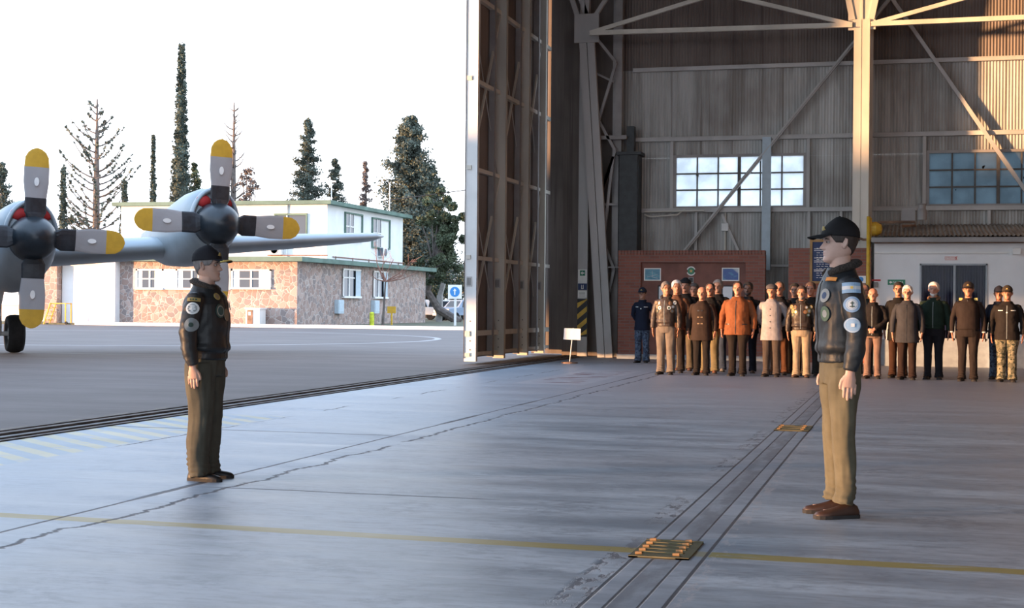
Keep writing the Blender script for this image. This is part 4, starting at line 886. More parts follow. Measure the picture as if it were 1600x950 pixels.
# signs on the hazard post
hx, hy = -8.33, 38.0
def hz(z): return onY(911, z, hy-.02).z
s_ = thing('hazard_panel', 'black and yellow striped hazard panel on the steel post', 'hazard panel', (hx, hy, hz(525)))
a = MB(); z0, z1 = hz(526), hz(467); a.box(hx-.13, hx+.13, hy-.012, hy-.002, z0, z1); pn = a.build('panel', MAT['black'], s_)
a = MB(); zz = z0-.15
while zz < z1:
    pts = [(hx-.13, zz), (hx+.13, zz+.22), (hx+.13, zz+.36), (hx-.13, zz+.14)]; pts = [(x, min(max(z, z0), z1)) for x, z in pts]; a.poly([(x, hy-.016, z) for x, z in pts], .003, (0, 1, 0)); zz += .30
a.build('stripes', MAT['yellow'], pn)
for y0, y1, base, lab, cat in ((443, 421, 'signwhite', 'pale panel with a green arrow square, topmost on the hazard post', 'sign'), (453, 443, 'navy', 'dark blue panel with a white mark on the hazard post', 'sign'), (465, 454, 'signwhite', 'grey-white notice just above the hazard stripes', 'notice')):
    s_ = thing('post_sign', lab, cat, (hx, hy, hz(y0))); a = MB(); a.box(hx-.12, hx+.12, hy-.012, hy-.002, hz(y0), hz(y1)); pn = a.build('panel', MAT[base], s_)
    zc = (hz(y0)+hz(y1))/2
    if y0 == 443:
        a = MB(); a.box(hx-.07, hx+.07, hy-.016, hy-.012, zc+.02, zc+.16); q_ = a.build('green_square', MAT['signgreen'], pn); a = MB(); a.poly([(hx-.05, hy-.018, zc+.09), (hx, hy-.018, zc+.14), (hx, hy-.018, zc+.105), (hx+.05, hy-.018, zc+.105), (hx+.05, hy-.018, zc+.075), (hx, hy-.018, zc+.075), (hx, hy-.018, zc+.04)], .002, (0, 1, 0)); a.build('arrow', MAT['signwhite'], pn)
    elif y0 == 453: a = MB(); a.box(hx-.03, hx-.015, hy-.016, hy-.012, zc-.05, zc+.05); a.box(hx+.015, hx+.03, hy-.016, hy-.012, zc-.05, zc+.05); a.box(hx-.03, hx+.03, hy-.016, hy-.012, zc-.06, zc-.045); a.build('white_mark', MAT['signwhite'], pn)
    else:
        a = MB()
        for k in range(4): a.box(hx-.09, hx+.07, hy-.016, hy-.012, zc-.06+k*.035, zc-.05+k*.035)
        a.build('lettering', MAT['steel2'], pn)
# standing notice
q = gnd(890, 568)
s_ = thing('sign_stand', 'blank white sign on a thin pole with a dark base, before the hangar door', 'sign', (q.x, q.y, 0), 0)
a = MB(); a.tube([(q.x, q.y, .02), (q.x+.08, q.y, .82)], .012, 8); a.tube([(q.x, q.y, .7), (q.x+.04, q.y, 1.45)], .008, 6) if False else None; a.build('pole', MAT['whitep'], s_)
a = MB(); c0 = onY(880.5, 531, q.y); c1 = onY(907.5, 513, q.y); a.add([(c0.x, q.y-.02, c0.z+.01), (c1.x, q.y-.02, c0.z), (c1.x+.0, q.y-.02, c1.z-.01), (c0.x+.02, q.y-.02, c1.z), (c0.x, q.y-.005, c0.z+.01), (c1.x, q.y-.005, c0.z), (c1.x, q.y-.005, c1.z-.01), (c0.x+.02, q.y-.005, c1.z)], [(3, 2, 1, 0), (4, 5, 6, 7), (0, 1, 5, 4), (1, 2, 6, 5), (2, 3, 7, 6), (3, 0, 4, 7)]); a.build('panel', MAT['whitep'], s_)
a = MB(); a.lathe([(.02, .05), (.16, .03), (.17, 0)], (q.x, q.y, 0), 16); 
for k in range(4): a.beam((q.x, q.y, .03), (q.x+.19*math.cos(k*1.57+.4), q.y+.19*math.sin(k*1.57+.4), .02), .05, .03)
a.build('base', MAT['rust'], s_)
# drain gratings in the rail trench
def grating(x0, x1, y0, y1, label, bars, lift=.012):
    g = thing('trench_grating', label, 'grating', ((x0+x1)/2, (y0+y1)/2, 0), 0, 'yellow gratings in the rail trench')
    a = MB(); a.box(x0, x1, y0, y0+.02, 0, lift); a.box(x0, x1, y1-.02, y1, 0, lift); a.box(x0, x0+.05, y0, y1, 0, lift*.7); a.box(x1-.07, x1, y0, y1, 0, lift*.7); a.box(x0, x1, y0, y1, .001, .004); a.build('frame', MAT['gyel'], g)
    for k in range(bars):
        yy = y0+(y1-y0)*(k+.7)/(bars+.4); a = MB(); a.beam((x0+.03, yy+.0, lift*.5), (x1-.05, yy-.02, lift*.5), .035, .010); a.build('bar', MAT['gyel'], g)
    for x in (x0+.045, x1-.075):
        for k in range(bars):
            yy = y0+(y1-y0)*(k+.5)/bars; a = MB(); a.tube([(x-.018, yy, lift+.003), (x+.018, yy, lift+.006)], .009, 8); a.build('hinge_lug', MAT['orange'], g)
mk('gyel', (.11, .095, .045), .6, var=.2); mk('orange', (.24, .14, .06), .5, var=.3)
grating(-1.42, -1.10, 7.66, 8.24, 'near yellow grating with hinge lugs where the yellow line meets the trench', 5)
grating(-1.40, -1.03, 16.05, 16.75, 'far small yellow grating in the trench, beside the right officer', 3)
# loose black hose by the pipe gone: a rope hanging at the column
a = MB(); a.tube([(-1.3, 36.8, 2.95), (-1.22, 36.7, 3.05), (-1.28, 36.75, 3.15), (-1.18, 36.72, 2.98)], .02, 6); tag(centre(a.build('cable_clamp', MAT['black'])), 'dark cable clamp on the main column above the brick', 'clamp')

# ================================================================== PEOPLE
def interp(tab, z):
    if z <= tab[0][0]: return tab[0][1:]
    for a, b in zip(tab, tab[1:]):
        if z <= b[0]:
            t = (z-a[0])/(b[0]-a[0]); return tuple(p+(q-p)*t for p, q in zip(a[1:], b[1:]))
    return tab[-1][1:]
# z above chin, half width, front reach, back reach  (head .235 high)
HEAD = [(-.005, .020, .070, -.010), (.0, .030, .084, -.005), (.012, .043, .092, .015), (.03, .054, .091, .045), (.05, .061, .088, .066), (.07, .066, .087, .078), (.09, .070, .086, .088), (.11, .073, .083, .095),
        (.13, .076, .089, .099), (.15, .078, .090, .101), (.17, .077, .085, .100), (.19, .072, .073, .092), (.21, .058, .052, .073), (.222, .042, .034, .052), (.231, .022, .016, .028), (.235, .004, .003, .006)]
def head_pt(phi, z, off=0.0, feat=True):      # phi 0 = front (-Y), + to the left (+X)
    w, f, b_ = interp(HEAD, z); c, s = math.cos(phi), math.sin(phi)
    x = w*math.copysign(abs(s)**.9, s); y = -(f if c > 0 else b_)*math.copysign(abs(c)**(.80 if c > 0 else 1), c)
    if feat and c > 0:
        g = lambda u, m_, sg: math.exp(-((u-m_)/sg)**2)
        nose = .0
        if .066 < z < .128: nose = .031*(1-(z-.078)/.05)*(1 if z > .078 else max(0, (z-.066)/.012)) if z < .128 else 0
        y -= max(0, nose)*math.exp(-(x/(.011+.006*g(z, .078, .015)))**2)
        y += .012*g(z, .113, .012)*(g(x, .032, .015)+g(x, -.032, .015)); y -= .005*g(z, .131, .008)*g(abs(x), .03, .025)
        y -= .006*g(z, .056, .006)*g(x, 0, .018)+.005*g(z, .045, .006)*g(x, 0, .016); y += .004*g(z, .051, .003)*g(x, 0, .02); y -= .004*g(z, .010, .012)*g(x, 0, .018)
        y += .004*g(z, .034, .006)*g(x, 0, .02)
    r = math.hypot(x, y) or 1
    return (x+off*x/r, y+off*y/r, z)
def head_rings(off=0.0, z0=-.005, z1=.235, nz_=44, n=64, feat=True):
    rings = []
    for i in range(nz_+1):
        z = z0+(z1-z0)*i/nz_; rings.append([head_pt(2*math.pi*j/n, z, off, feat) for j in range(n)])
    return rings
HS = 1.07; HZ = 1.530; HY0 = -.012             # chin height and head centre of the 1.78 m figure
def shell(zmin, off, top_off=None, z1=.235, n=48, m=14, inner=.003, feat=False, bump_=None):
    """closed cap over the head above zmin(phi)"""
    top_off = off if top_off is None else top_off; outer = []; inn = []
    for i in range(m+1):
        t = i/m; ro = []; ri = []
        for j in range(n):
            ph = 2*math.pi*j/n; p = ph if ph <= math.pi else ph-2*math.pi; za = zmin(p); z = za+(z1-za)*(1-(1-t)**1.5)
            o_ = off+(bump_(p, t) if bump_ else 0); x, y, zz = head_pt(p, z, o_, feat); ro.append((x, y, zz+top_off*t**1.5)); x, y, zz = head_pt(p, z, -inner, feat); ri.append((x, y, zz))
        outer.append(ro); inn.append(ri)
    mb = MB(); mb.loft([inn[0]]+outer, caps=True); return mb
def place_head(mb, yaw=0):
    c, s = math.cos(yaw), math.sin(yaw)
    mb.v = [((x*c-y*s)*HS, (x*s+y*c)*HS+HY0, z*HS+HZ) for x, y, z in mb.v]; return mb
def erg(cx, cy, z, rx, ry, n=28, p=.85):
    return [(cx+rx*math.copysign(abs(math.cos(2*math.pi*j/n))**p, math.cos(2*math.pi*j/n)), cy+ry*math.copysign(abs(math.sin(2*math.pi*j/n))**p, math.sin(2*math.pi*j/n)), z) for j in range(n)]
def arm_path(pose, s, g):                     # shoulder, mid, elbow, mid, wrist
    o = (g-1)*.17
    if pose == 'side': return [(s*(.150+o), .01, 1.400), (s*(.205+o), .015, 1.30), (s*(.245+o*1.2), .025, 1.15), (s*(.255+o*1.2), .015, 1.02), (s*(.258+o*1.1), -.015, .885)]
    if pose == 'back': return [(s*(.150+o), .01, 1.400), (s*(.225+o), .04, 1.32), (s*(.275+o), .10, 1.14), (s*(.21+o), .16, 1.03), (s*(.06), .185*g, .96)]
    return [(s*(.150+o), .01, 1.400), (s*(.225+o), .0, 1.32), (s*(.265+o), -.01, 1.15), (s*(.19+o*.8), -.11, 1.06), (s*.045, -.165*g-.015, .975)]
def hand(mb, wrist, s, pose):
    w = Vector(wrist)
    if pose == 'side':
        mb.tube([w+Vector((0, 0, .02)), w+Vector((0, -.002, -.02)), w+Vector((-s*.004, -.005, -.05)), w+Vector((-s*.008, -.008, -.095))], [(.026, .020), (.030, .018), (.041, .017), (.039, .014)], 14, ref=(1, 0, 0))
        for k, (dy, L, r0) in enumerate(((-.034, .076, .0098), (-.0115, .086, .0102), (.011, .080, .0098), (.032, .062, .0088))):
            b_ = w+Vector((-s*.008, dy, -.088+.006*abs(k-1.3))); mb.tube([b_, b_+Vector((-s*.003, -.001, -L*.45)), b_+Vector((-s*.012, .001, -L*.78)), b_+Vector((-s*.020, .003, -L))], [r0*1.02, r0, r0*.95, r0*.8], 10)
        b_ = w+Vector((-s*.004, -.026, -.03)); mb.tube([b_, b_+Vector((-s*.006, -.024, -.028)), b_+Vector((-s*.012, -.030, -.058)), b_+Vector((-s*.016, -.028, -.078))], [.014, .0115, .0100, .0075], 8)
    else:
        d = -1 if pose == 'front' else 1
        mb.tube([w+Vector((s*.02, 0, .005)), w+Vector((-s*.02, d*.006, -.02)), w+Vector((-s*.05, d*.012, -.045))], [(.026, .018), (.036, .018), (.034, .015)], 12)
        for k in range(4):
            b_ = w+Vector((-s*.045, d*(.012+.004*s), -.028-.014*k+.0)); mb.tube([b_, b_+Vector((-s*.03, d*.004, -.006)), b_+Vector((-s*.048, -d*.008, -.010))], [.009, .0085, .007], 7)
        b_ = w+Vector((-s*.01, d*.01, -.0)); mb.tube([b_, b_+Vector((-s*.03, d*.012, .004)), b_+Vector((-s*.05, d*.012, -.006))], [.012, .010, .008], 7)
BODY = {}
def body_mesh(pose, g, voxel, yaw=0):
    k = (pose, g, voxel, yaw)
    if k in BODY: return BODY[k]
    mb = MB(); hb = MB(); hb.loft(head_rings()); 
    for s in (-1, 1):
        ee = MB(); ee.ell((0, 0, 0), (.010, .0165, .030), 14, 10); Re = Matrix.Translation((s*.078, .010, .103))@Matrix.Rotation(R(-14), 4, 'X')@Matrix.Rotation(s*R(18), 4, 'Z'); hb.add([Re@Vector(v) for v in ee.v], ee.f)
        hb.tube([(s*.070, .004, .080), (s*.079, .010, .092), (s*.083, .016, .108), (s*.083, .018, .124), (s*.076, .012, .132)], [(.006, .008), (.006, .013), (.006, .017), (.006, .017), (.005, .008)], 10, ref=(1, 0, 0))
    place_head(hb, yaw); mb.v = hb.v; mb.f = hb.f; mb.m = hb.m
    mb.loft([erg(0, -.004, 1.40, .07, .065), erg(0, -.002, 1.48, .062, .062), erg(0, -.006, 1.52, .060, .062), erg(0, -.012, 1.56, .058, .066), erg(0, -.012, 1.60, .050, .06)])
    mb.loft([erg(0, 0, z, rx*g, ry*g) for z, rx, ry in ((.86, .11, .075), (.95, .115, .078), (1.10, .12, .085), (1.28, .135, .09), (1.36, .115, .08), (1.42, .08, .07))])
    for s in (-1, 1):
        ap = arm_path(pose, s, g); mb.tube(ap, [.040, .040, .038, .034, .026], 12); hand(mb, ap[-1], s, pose)
        mb.tube([(s*.09, 0, .92), (s*.095, 0, .70), (s*.10, -.01, .50), (s*.10, .01, .30), (s*.10, .02, .09)], [.055, .055, .048, .045, .036], 12)
        mb.tube([(s*.10, .04, .05), (s*.105, -.04, .038), (s*.115, -.13, .030)], [(.024, .028), (.026, .018), (.024, .012)], 10)
    BODY[k] = baked(mb, voxel, 1); return BODY[k]
def fold(co, amp, sx_=1.0, sz_=1.0, seed=0):
    return amp*(mnoise.noise(Vector((co.x*11*sx_+seed, co.y*11*sx_, co.z*9*sz_)))+.5*mnoise.noise(Vector((co.x*25*sx_, co.y*25*sx_+seed, co.z*20*sz_))))
JK = {}
def jacket_mesh(kind, pose, g, voxel):
    k = (kind, pose, g, voxel)
    if k in JK: return JK[k]
    mb = MB()
    up = [(1.06, .176, .138), (1.18, .178, .145), (1.28, .180, .147), (1.35, .176, .138), (1.40, .158, .124), (1.435, .128, .106), (1.465, .098, .093), (1.50, .080, .082)]
    hem = {'bomber': [(.925, .160, .122), (.935, .168, .128), (.985, .164, .125), (.995, .184, .140), (1.02, .190, .145)],
           'sweater': [(.93, .178, .130), (.98, .180, .134)], 'jacket': [(.83, .190, .138), (.92, .188, .137)],
           'coat': [(.70, .205, .148), (.85, .196, .142)], 'parka': [(.78, .205, .152), (.90, .198, .147)]}[kind]
    mb.loft([erg(0, -.004 if z < 1.3 else 0, z, rx*g, ry*g*(1+.25*(g-1) if z < 1.25 else 1)) for z, rx, ry in hem+up])
    for s in (-1, 1):
        ap = arm_path(pose, s, g); ap[-1] = tuple(Vector(ap[-1])+(Vector((0, 0, .015)) if pose == 'side' else Vector((s*.03, 0, .005))))
        e_ = Vector(ap[-1])+(Vector(ap[-1])-Vector(ap[-2])).normalized()*.012
        rr = [.070, .064, .057, .051, .046, .044] if kind != 'sweater' else [.064, .058, .05, .045, .042, .040]
        if kind == 'bomber': rr = [.074, .070, .064, .058, .050, .040]
        mb.tube(ap[:4]+[tuple(Vector(ap[3]).lerp(Vector(ap[4]), .75)), tuple(e_)], [r_*(1+.3*(g-1)) for r_ in rr], 16)
        mb.ell((s*(.142+(g-1)*.17), .005, 1.392), (.076, .070, .056))
    def dd(co):
        a = .0085 if kind in ('bomber', 'parka', 'jacket') else .004
        if kind == 'bomber' and co.z < .985 and abs(co.x) < .2*g: return .0016*math.sin(math.atan2(co.y, co.x)*90)
        return fold(co, a, .8, 1.25 if abs(co.x) > .2*g else .9, len(JK)*3.1)
    JK[k] = baked(mb, voxel, 2, dd); return JK[k]
TR = {}
def trouser_mesh(kind, g, voxel):
    k = (kind, g, voxel)
    if k in TR: return TR[k]
    b_ = {'slim': .84, 'std': .92, 'baggy': 1.04, 'wide': 1.28, 'cuffed': 1.0}[kind]; mb = MB()
    mb.loft([erg(0, 0, z, rx*g, ry*g) for z, rx, ry in ((.80, .150, .108), (.86, .165, .118), (.95, .165, .118), (1.02, .155, .112), (1.04, .150, .110))])
    for s in (-1, 1):
        mb.tube([(s*.085*g, .0, .90), (s*.090*g, .0, .78), (s*.094, -.005, .62), (s*.096, -.010, .48), (s*.098, .008, .30), (s*.100, .012, .14), (s*.102, -.004, .075), (s*.103, -.012, .038)],
                [(.094*g, .115*g), (.094*min(b_, 1.08)*g**.5, .106*min(b_, 1.10)*g), (.080*b_, .090*b_), (.070*b_, .079*b_), (.067*b_, .077*b_), (.064*b_, .075*b_), (.062*b_, .084*b_), (.058*b_, .088*b_)], 20, ref=(1, 0, 0))
    if kind == 'cuffed':
        mb.v = [(x, y, z if z > .2 else .2-(.2-z)*.70) for x, y, z in mb.v]
    def dd(co):
        low = max(0, 1-abs(co.z-.13)/.16); kn = max(0, 1-abs(co.z-.47)/.12)
        return fold(co, .007+.005*(kind in ('wide', 'cuffed')), 1.1, .35, 5+len(TR))+low*.006*math.sin(co.z*150+co.x*30+co.y*25)*mnoise.noise(Vector((co.x*8, co.y*8, co.z*8)))*2+kn*fold(co, .004, .6, 1.8, 9)
    TR[k] = baked(mb, voxel, 2, dd); return TR[k]
def shoe_mb(s, toe=R(9), boot=False):
    mb = MB(); x0 = s*.102
    sec = [(.088, .018, .050), (.075, .030, .075), (.04, .034, .098), (.0, .035, .092), (-.05, .040, .072), (-.10, .046, .058), (-.145, .045, .050), (-.175, .036, .042), (-.192, .018, .030)]
    rings = []
    for y, w, h in sec:
        rings.append([(w*math.copysign(abs(math.cos(t))**.7, math.cos(t)), y, .014+(h-.014)*max(0, math.sin(t))**.8 if math.sin(t) > 0 else .012) for t in [2*math.pi*j/20 for j in range(20)]])
    mb.loft(rings)
    so_ = MB(); rings = []
    for z in (.0, .022):
        ring = []
        for y, w, h in sec: ring.append((w*1.07+.001, y*1.02, z))
        for y, w, h in reversed(sec): ring.append((-w*1.07-.001, y*1.02, z))
        rings.append(ring)
    so_.loft(rings)
    c, q = math.cos(s*toe), math.sin(s*toe)
    for b_ in (mb, so_): b_.v = [(x*c-y*q+x0, x*q+y*c+.005, z) for x, y, z in b_.v]
    return mb, so_
SH = {}
SKN = {}
def skin(tone):
    if tone in SKN: return SKN[tone]
    m, b, x, y, z, p = newmat('skin'); n = nz(p, 14, 3)
    c = mixc(sst(n, .3, .7), tuple(v*.86 for v in tone), tone)
    dz = z-(HZ+.0505*HS); dl = E.m('SQRT', x*x*.16+dz*dz*2.2+0.0); lips = (1-sst(dl, .006, .011))*(1-sst(y, -.085, -.075)); c = mixc(lips*.6, c, (tone[0]*.72, tone[1]*.42, tone[2]*.42))
    setc(b, c); b.inputs['Roughness'].default_value = .5; b.inputs['Subsurface Weight'].default_value = .0; SKN[tone] = m; return m
CM = {}
def cloth(name, col, rough=.8, leather=False):
    k = (name, col)
    if k in CM: return CM[k]
    m, b, x, y, z, p = newmat(name); n = nz(p, 9, 4); f = nz(p, 60 if leather else 200, 3)
    c = mixc(sst(n, .3, .7), tuple(v*.88 for v in col), tuple(min(1, v*1.12) for v in col)); setc(b, c)
    b.inputs['Roughness'].default_value = .48 if leather else rough; b.inputs['Specular IOR Level'].default_value = .35 if leather else .2
    bump(b, n+f*.3, .35 if leather else .15, .01); CM[k] = m; return m
def camo(name, cs):
    m, b, x, y, z, p = newmat(name); n = nz(p, 14, 1); n2 = nz(p+0.0 if False else vec(x+3.0, y, z), 22, 1)
    c = mixc(sst(n, .5, .52), cs[0], cs[1]); c = mixc(sst(n2, .56, .58), c, cs[2]); setc(b, c); b.inputs['Roughness'].default_value = .85; return m
CAMO_G = camo('green_camouflage', ((.10, .09, .055), (.22, .19, .12), (.03, .035, .02))); CAMO_N = camo('navy_camouflage', ((.03, .045, .08), (.07, .10, .15), (.015, .02, .035)))
HAIRZ = {'full': lambda p: .185 if abs(p) < .55 else (.185-(abs(p)-.55)/.6*.075 if abs(p) < 1.15 else (.11 if abs(p) < 1.5 else .11-(abs(p)-1.5)/1.64*.085)),
         'receding': lambda p: .212 if abs(p) < .5 else (.212-(abs(p)-.5)/.7*.10 if abs(p) < 1.2 else (.112 if abs(p) < 1.5 else .112-(abs(p)-1.5)/1.64*.085))}
def disc_patch(parent, me_src, mat_rings, centre_dir, r, name='patch', label=None, shape='disc', emblem=None, aspect=1.0, offz=.004, direct=False):
    """badge laid on the cloth: cast rays from outside along -dir onto the garment"""
    bvh = BVH.get(me_src.name)
    if bvh is None:
        bvh = BVHTree.FromPolygons([v.co.copy() for v in me_src.vertices], [tuple(p.vertices) for p in me_src.polygons]); BVH[me_src.name] = bvh
    c0, d = Vector(centre_dir[0]), Vector(centre_dir[1]).normalized(); u = d.cross(Vector((0, 0, 1))).normalized(); w = u.cross(d).normalized()
    base = c0+d*.3
    A_, T_ = [], []; E_ = r*1.05
    for ii in range(7):
        for jj in range(7):
            a, b_ = E_*(ii-3)/3, E_*aspect*(jj-3)/3; h = bvh.ray_cast(base+u*a+w*b_, -d, .7)
            if h[0]: A_.append((1, a, b_, a*a, b_*b_, a*b_)); T_.append((h[0]-base).dot(d))
    if len(T_) < 8 and not direct: return None
    if direct: T_ = T_ or [0]*8; A_ = A_ or [(1, 0, 0, 0, 0, 0)]*8
    md = sorted(T_)[len(T_)//2]; kp = [i for i, t in enumerate(T_) if abs(t-md) < .05]
    co_ = np.linalg.lstsq(np.array([A_[i] for i in kp]), np.array([T_[i] for i in kp]), rcond=None)[0]
    def ray_(a, b_):
        h = bvh.ray_cast(base+u*a+w*b_, -d, .7); return h[0]+d*.002 if h[0] else base+u*a+w*b_-d*.3
    def prj(a, b_): return ray_(a, b_) if direct else base+u*a+w*b_+d*(float(np.dot(co_, (1, a, b_, a*a, b_*b_, a*b_)))+offz)
    mb = MB(); nr = len(mat_rings); N_ = 28
    cc = prj(0, 0)
    if cc is None: return None
    pt = prj
    if shape == 'disc':
        prev = [cc]*N_; 
        for i, (mi, fr) in enumerate(mat_rings):
            rings = []; 
            cur = [pt(r*fr*math.cos(2*math.pi*j/N_), r*aspect*fr*math.sin(2*math.pi*j/N_)) for j in range(N_)]
            mb.mat(i); mb.loft([prev, cur], caps=False); prev = cur
    else:
        rows = mat_rings[0][1]; K = 8 if not direct else 2
        for i in range(rows*2):
            mb.mat(i//2 if len(mat_rings) > 1 else 0); z0 = r*aspect*(1-2*i/(rows*2)); z1 = r*aspect*(1-2*(i+1)/(rows*2))
            mb.loft([[pt(-r+2*r*j/K, z0) for j in range(K+1)], [pt(-r+2*r*j/K, z1) for j in range(K+1)]], caps=False, closed=False)
    o = mb.build(name, [MAT[q[0]] for q in mat_rings], parent, smooth=False, world=False, fix=False)
    s_ = o.modifiers.new('s', 'SOLIDIFY'); s_.thickness = .004; s_.offset = 0
    if label: o['label'] = label
    if emblem:
        em_ = MB(); 
        for (a, b_, sa, sb) in emblem[1]:
            q = [pt(a-sa, b_-sb), pt(a+sa, b_-sb), pt(a+sa, b_+sb), pt(a-sa, b_+sb)]; em_.add([p+d*.004 for p in q], [(0, 1, 2, 3)])
        oo = em_.build('emblem', MAT[emblem[0]], o, world=False, fix=False); oo.modifiers.new('s', 'SOLIDIFY').thickness = .002
    return o
BVH = {}
def opatch(*a, **k): k['offz'] = .009; return disc_patch(*a, **k)
for k_, c_ in dict(skyb=(.18, .30, .46), ppale=(.62, .66, .66), pgold=(.30, .22, .07), pgreen=(.05, .10, .07), pgrey=(.20, .23, .24), ptan=(.22, .15, .09), pnavy=(.02, .05, .12), pwhite=(.46, .50, .52), porange=(.55, .22, .04), pyel=(.6, .42, .08), pred=(.45, .06, .04), flagb=(.20, .33, .48), pdkg=(.03, .06, .05), pyelm=(.34, .25, .08), porm=(.28, .12, .05)).items(): mk(k_, c_, .7, var=.08, sc=30)
HC = {}
def hairmat(c):
    if c not in HC: HC[c] = M('hair', c, .7, var=.35, sc=40, bs=.5, bd=.004, sz=(1, 1, .25))
    return HC[c]
mk('eyewhite', (.30, .26, .24), .3, var=.02); mk('iris', (.03, .02, .015), .2, var=.1); mk('brow', (.05, .035, .025), .8); mk('browg', (.3, .28, .26), .8); mk('glassfr', (.02, .02, .02), .4)
def person(label, x, y, H, rz=0.0, pose='side', g=1.0, jk=('jacket', (.02, .02, .022), False), tr=('std', (.02, .02, .022)), hair=('full', (.04, .03, .025)), hat=None, tone=(.50, .30, .21), shoe=(.02, .016, .014),
           extra=(), group='people lined up in the hangar', voxel=.009, yaw=0, fine=False, lean=0):
    sc = H/1.785
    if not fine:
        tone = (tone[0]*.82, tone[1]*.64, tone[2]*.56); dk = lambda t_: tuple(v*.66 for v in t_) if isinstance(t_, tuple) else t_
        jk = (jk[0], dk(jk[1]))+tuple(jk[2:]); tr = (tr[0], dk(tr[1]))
    r = thing('person', label, 'person', (x, y, 0), rz, group, sc)
    vb = voxel
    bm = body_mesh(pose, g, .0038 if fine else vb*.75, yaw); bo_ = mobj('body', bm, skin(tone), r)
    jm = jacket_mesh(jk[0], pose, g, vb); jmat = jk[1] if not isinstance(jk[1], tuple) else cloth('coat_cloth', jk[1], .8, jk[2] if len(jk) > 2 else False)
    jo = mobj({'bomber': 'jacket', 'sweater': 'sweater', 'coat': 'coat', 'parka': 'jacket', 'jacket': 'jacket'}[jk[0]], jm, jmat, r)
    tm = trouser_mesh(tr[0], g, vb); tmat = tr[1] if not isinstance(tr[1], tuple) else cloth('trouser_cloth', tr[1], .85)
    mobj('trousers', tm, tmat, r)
    for s in (-1, 1):
        if s not in SH:
            a, b_ = shoe_mb(s); q = a.build('shoe', MAT['black'], None, smooth=True); w = b_.build('sole', MAT['black'], None); SH[s] = (q.data, w.data); bpy.data.objects.remove(q); bpy.data.objects.remove(w)
            for me in SH[s]: me.materials.clear(); me.materials.append(None)
        so2 = mobj('shoe', SH[s][0], cloth('shoe_leather', shoe, .35, True), r); mobj('sole', SH[s][1], MAT['rubber'], so2)
    # eyes, brows
    def hput(mb, name, mat, smooth=True, par=None): place_head(mb, yaw); return mb.build(name, mat, par or r, smooth=smooth, world=False)
    for s in (-1, 1):
        e_ = MB(); e_.ell((s*.032, -.0715, .113), (.0125, .0105, .0065), 12, 8); eo = hput(e_, 'eye', MAT['eyewhite']); e_ = MB(); e_.ell((s*.032, -.0815, .113), (.0055, .0035, .0055), 10, 6); hput(e_, 'iris', MAT['iris'], par=eo)
        e_ = MB(); e_.tube([(s*.014, -.086, .128), (s*.032, -.087, .133), (s*.052, -.073, .128)], [.003, .0042, .0022], 6); hput(e_, 'eyebrow', MAT['browg'] if hair and hair[1][0] > .3 else MAT['brow'])
    if hair:
        if hair[0] == 'stubble_back': zf = lambda p: .215 if abs(p) < 1.0 else (.215-(abs(p)-1.0)/.5*.09 if abs(p) < 1.5 else .125-(abs(p)-1.5)/1.64*.10)
        else: zf = HAIRZ[hair[0]]
        thick = .012 if hair[0] == 'full' else .006
        if hat: thick = .006
        mb = shell(zf, thick, thick*1.1, bump_=lambda p, t: .003*math.sin(p*17+t*9)); hput(mb, 'hair', hairmat(hair[1]))
    if hat:
        kind, hcol = hat[0], hat[1]; hm = hcol if not isinstance(hcol, tuple) else cloth('cap_cloth', hcol, .85)
        if kind == 'cap':
            mb = shell(lambda p: .150 if abs(p) < 1.0 else .150-.012*(abs(p)-1.0)/2.1, .014, .022, n=56, m=18)
            cap = hput(mb, 'cap', hm)
            vz = MB(); top = []; rows = []
            for i in range(9):
                t = i/8; row = []
                for j in range(17):
                    a = -1.02+2.04*j/16; x0_, y0_, _ = head_pt(a, .150, .014, False); L = .078*t*math.cos(a*.75)**.5; row.append((x0_*(1+.04*t), y0_-L, .158-.010*t-.016*(abs(math.sin(a))**2)*t-.006*t*t))
                rows.append(row)
            vz.loft(rows, caps=False, closed=False); vo = hput(vz, 'visor', hm, par=cap); q = vo.modifiers.new('s', 'SOLIDIFY'); q.thickness = .004
            if 'braid' in hat: 
                bz = MB(); bz.tube([(p[0]*.97, p[1]+.004, p[2]+.004) for p in rows[-1]], .0042, 6); bz.tube([(p[0]*.9, p[1]+.006, p[2]+.005) for p in rows[-2][2:-2]], .003, 6); hput(bz, 'gold_braid', MAT['gbraid'], par=cap)
            if 'badge' in hat:
                bz = MB(); bz.ell((0, -.092, .190), (.018, .006, .016), 12, 8); bz.beam((-.028, -.091, .184), (.028, -.091, .184), .004, .006); hput(bz, 'cap_badge', MAT['pgold'], par=cap)
            bz = MB(); bz.ell((0, 0, .258), (.008, .008, .004), 10, 6); hput(bz, 'cap_button', hm, par=cap)
        elif kind == 'flat':
            mb = shell(lambda p: .158-.02*abs(p)/3.14, .020, .010, bump_=lambda p, t: .012*math.sin(t*3.14)); cap = hput(mb, 'flat_cap', hm)
            vz = MB(); rows = [[(head_pt(-.9+1.8*j/12, .155, .012+.04*t*math.cos(-.9+1.8*j/12), False)[0], head_pt(-.9+1.8*j/12, .155, .012+.04*t*math.cos(-.9+1.8*j/12), False)[1], .166-.012*t) for j in range(13)] for t in (0, .5, 1)]
            vz.loft(rows, caps=False, closed=False); vo = hput(vz, 'visor', hm, par=cap); vo.modifiers.new('s', 'SOLIDIFY').thickness = .006
        else:
            mb = shell(lambda p: .160-.015*abs(p)/3.14, .016, .030, bump_=lambda p, t: .018*math.sin(min(1, t*1.6)*3.14)); hput(mb, 'beret', hm)
    # collar
    jl = jk[0]
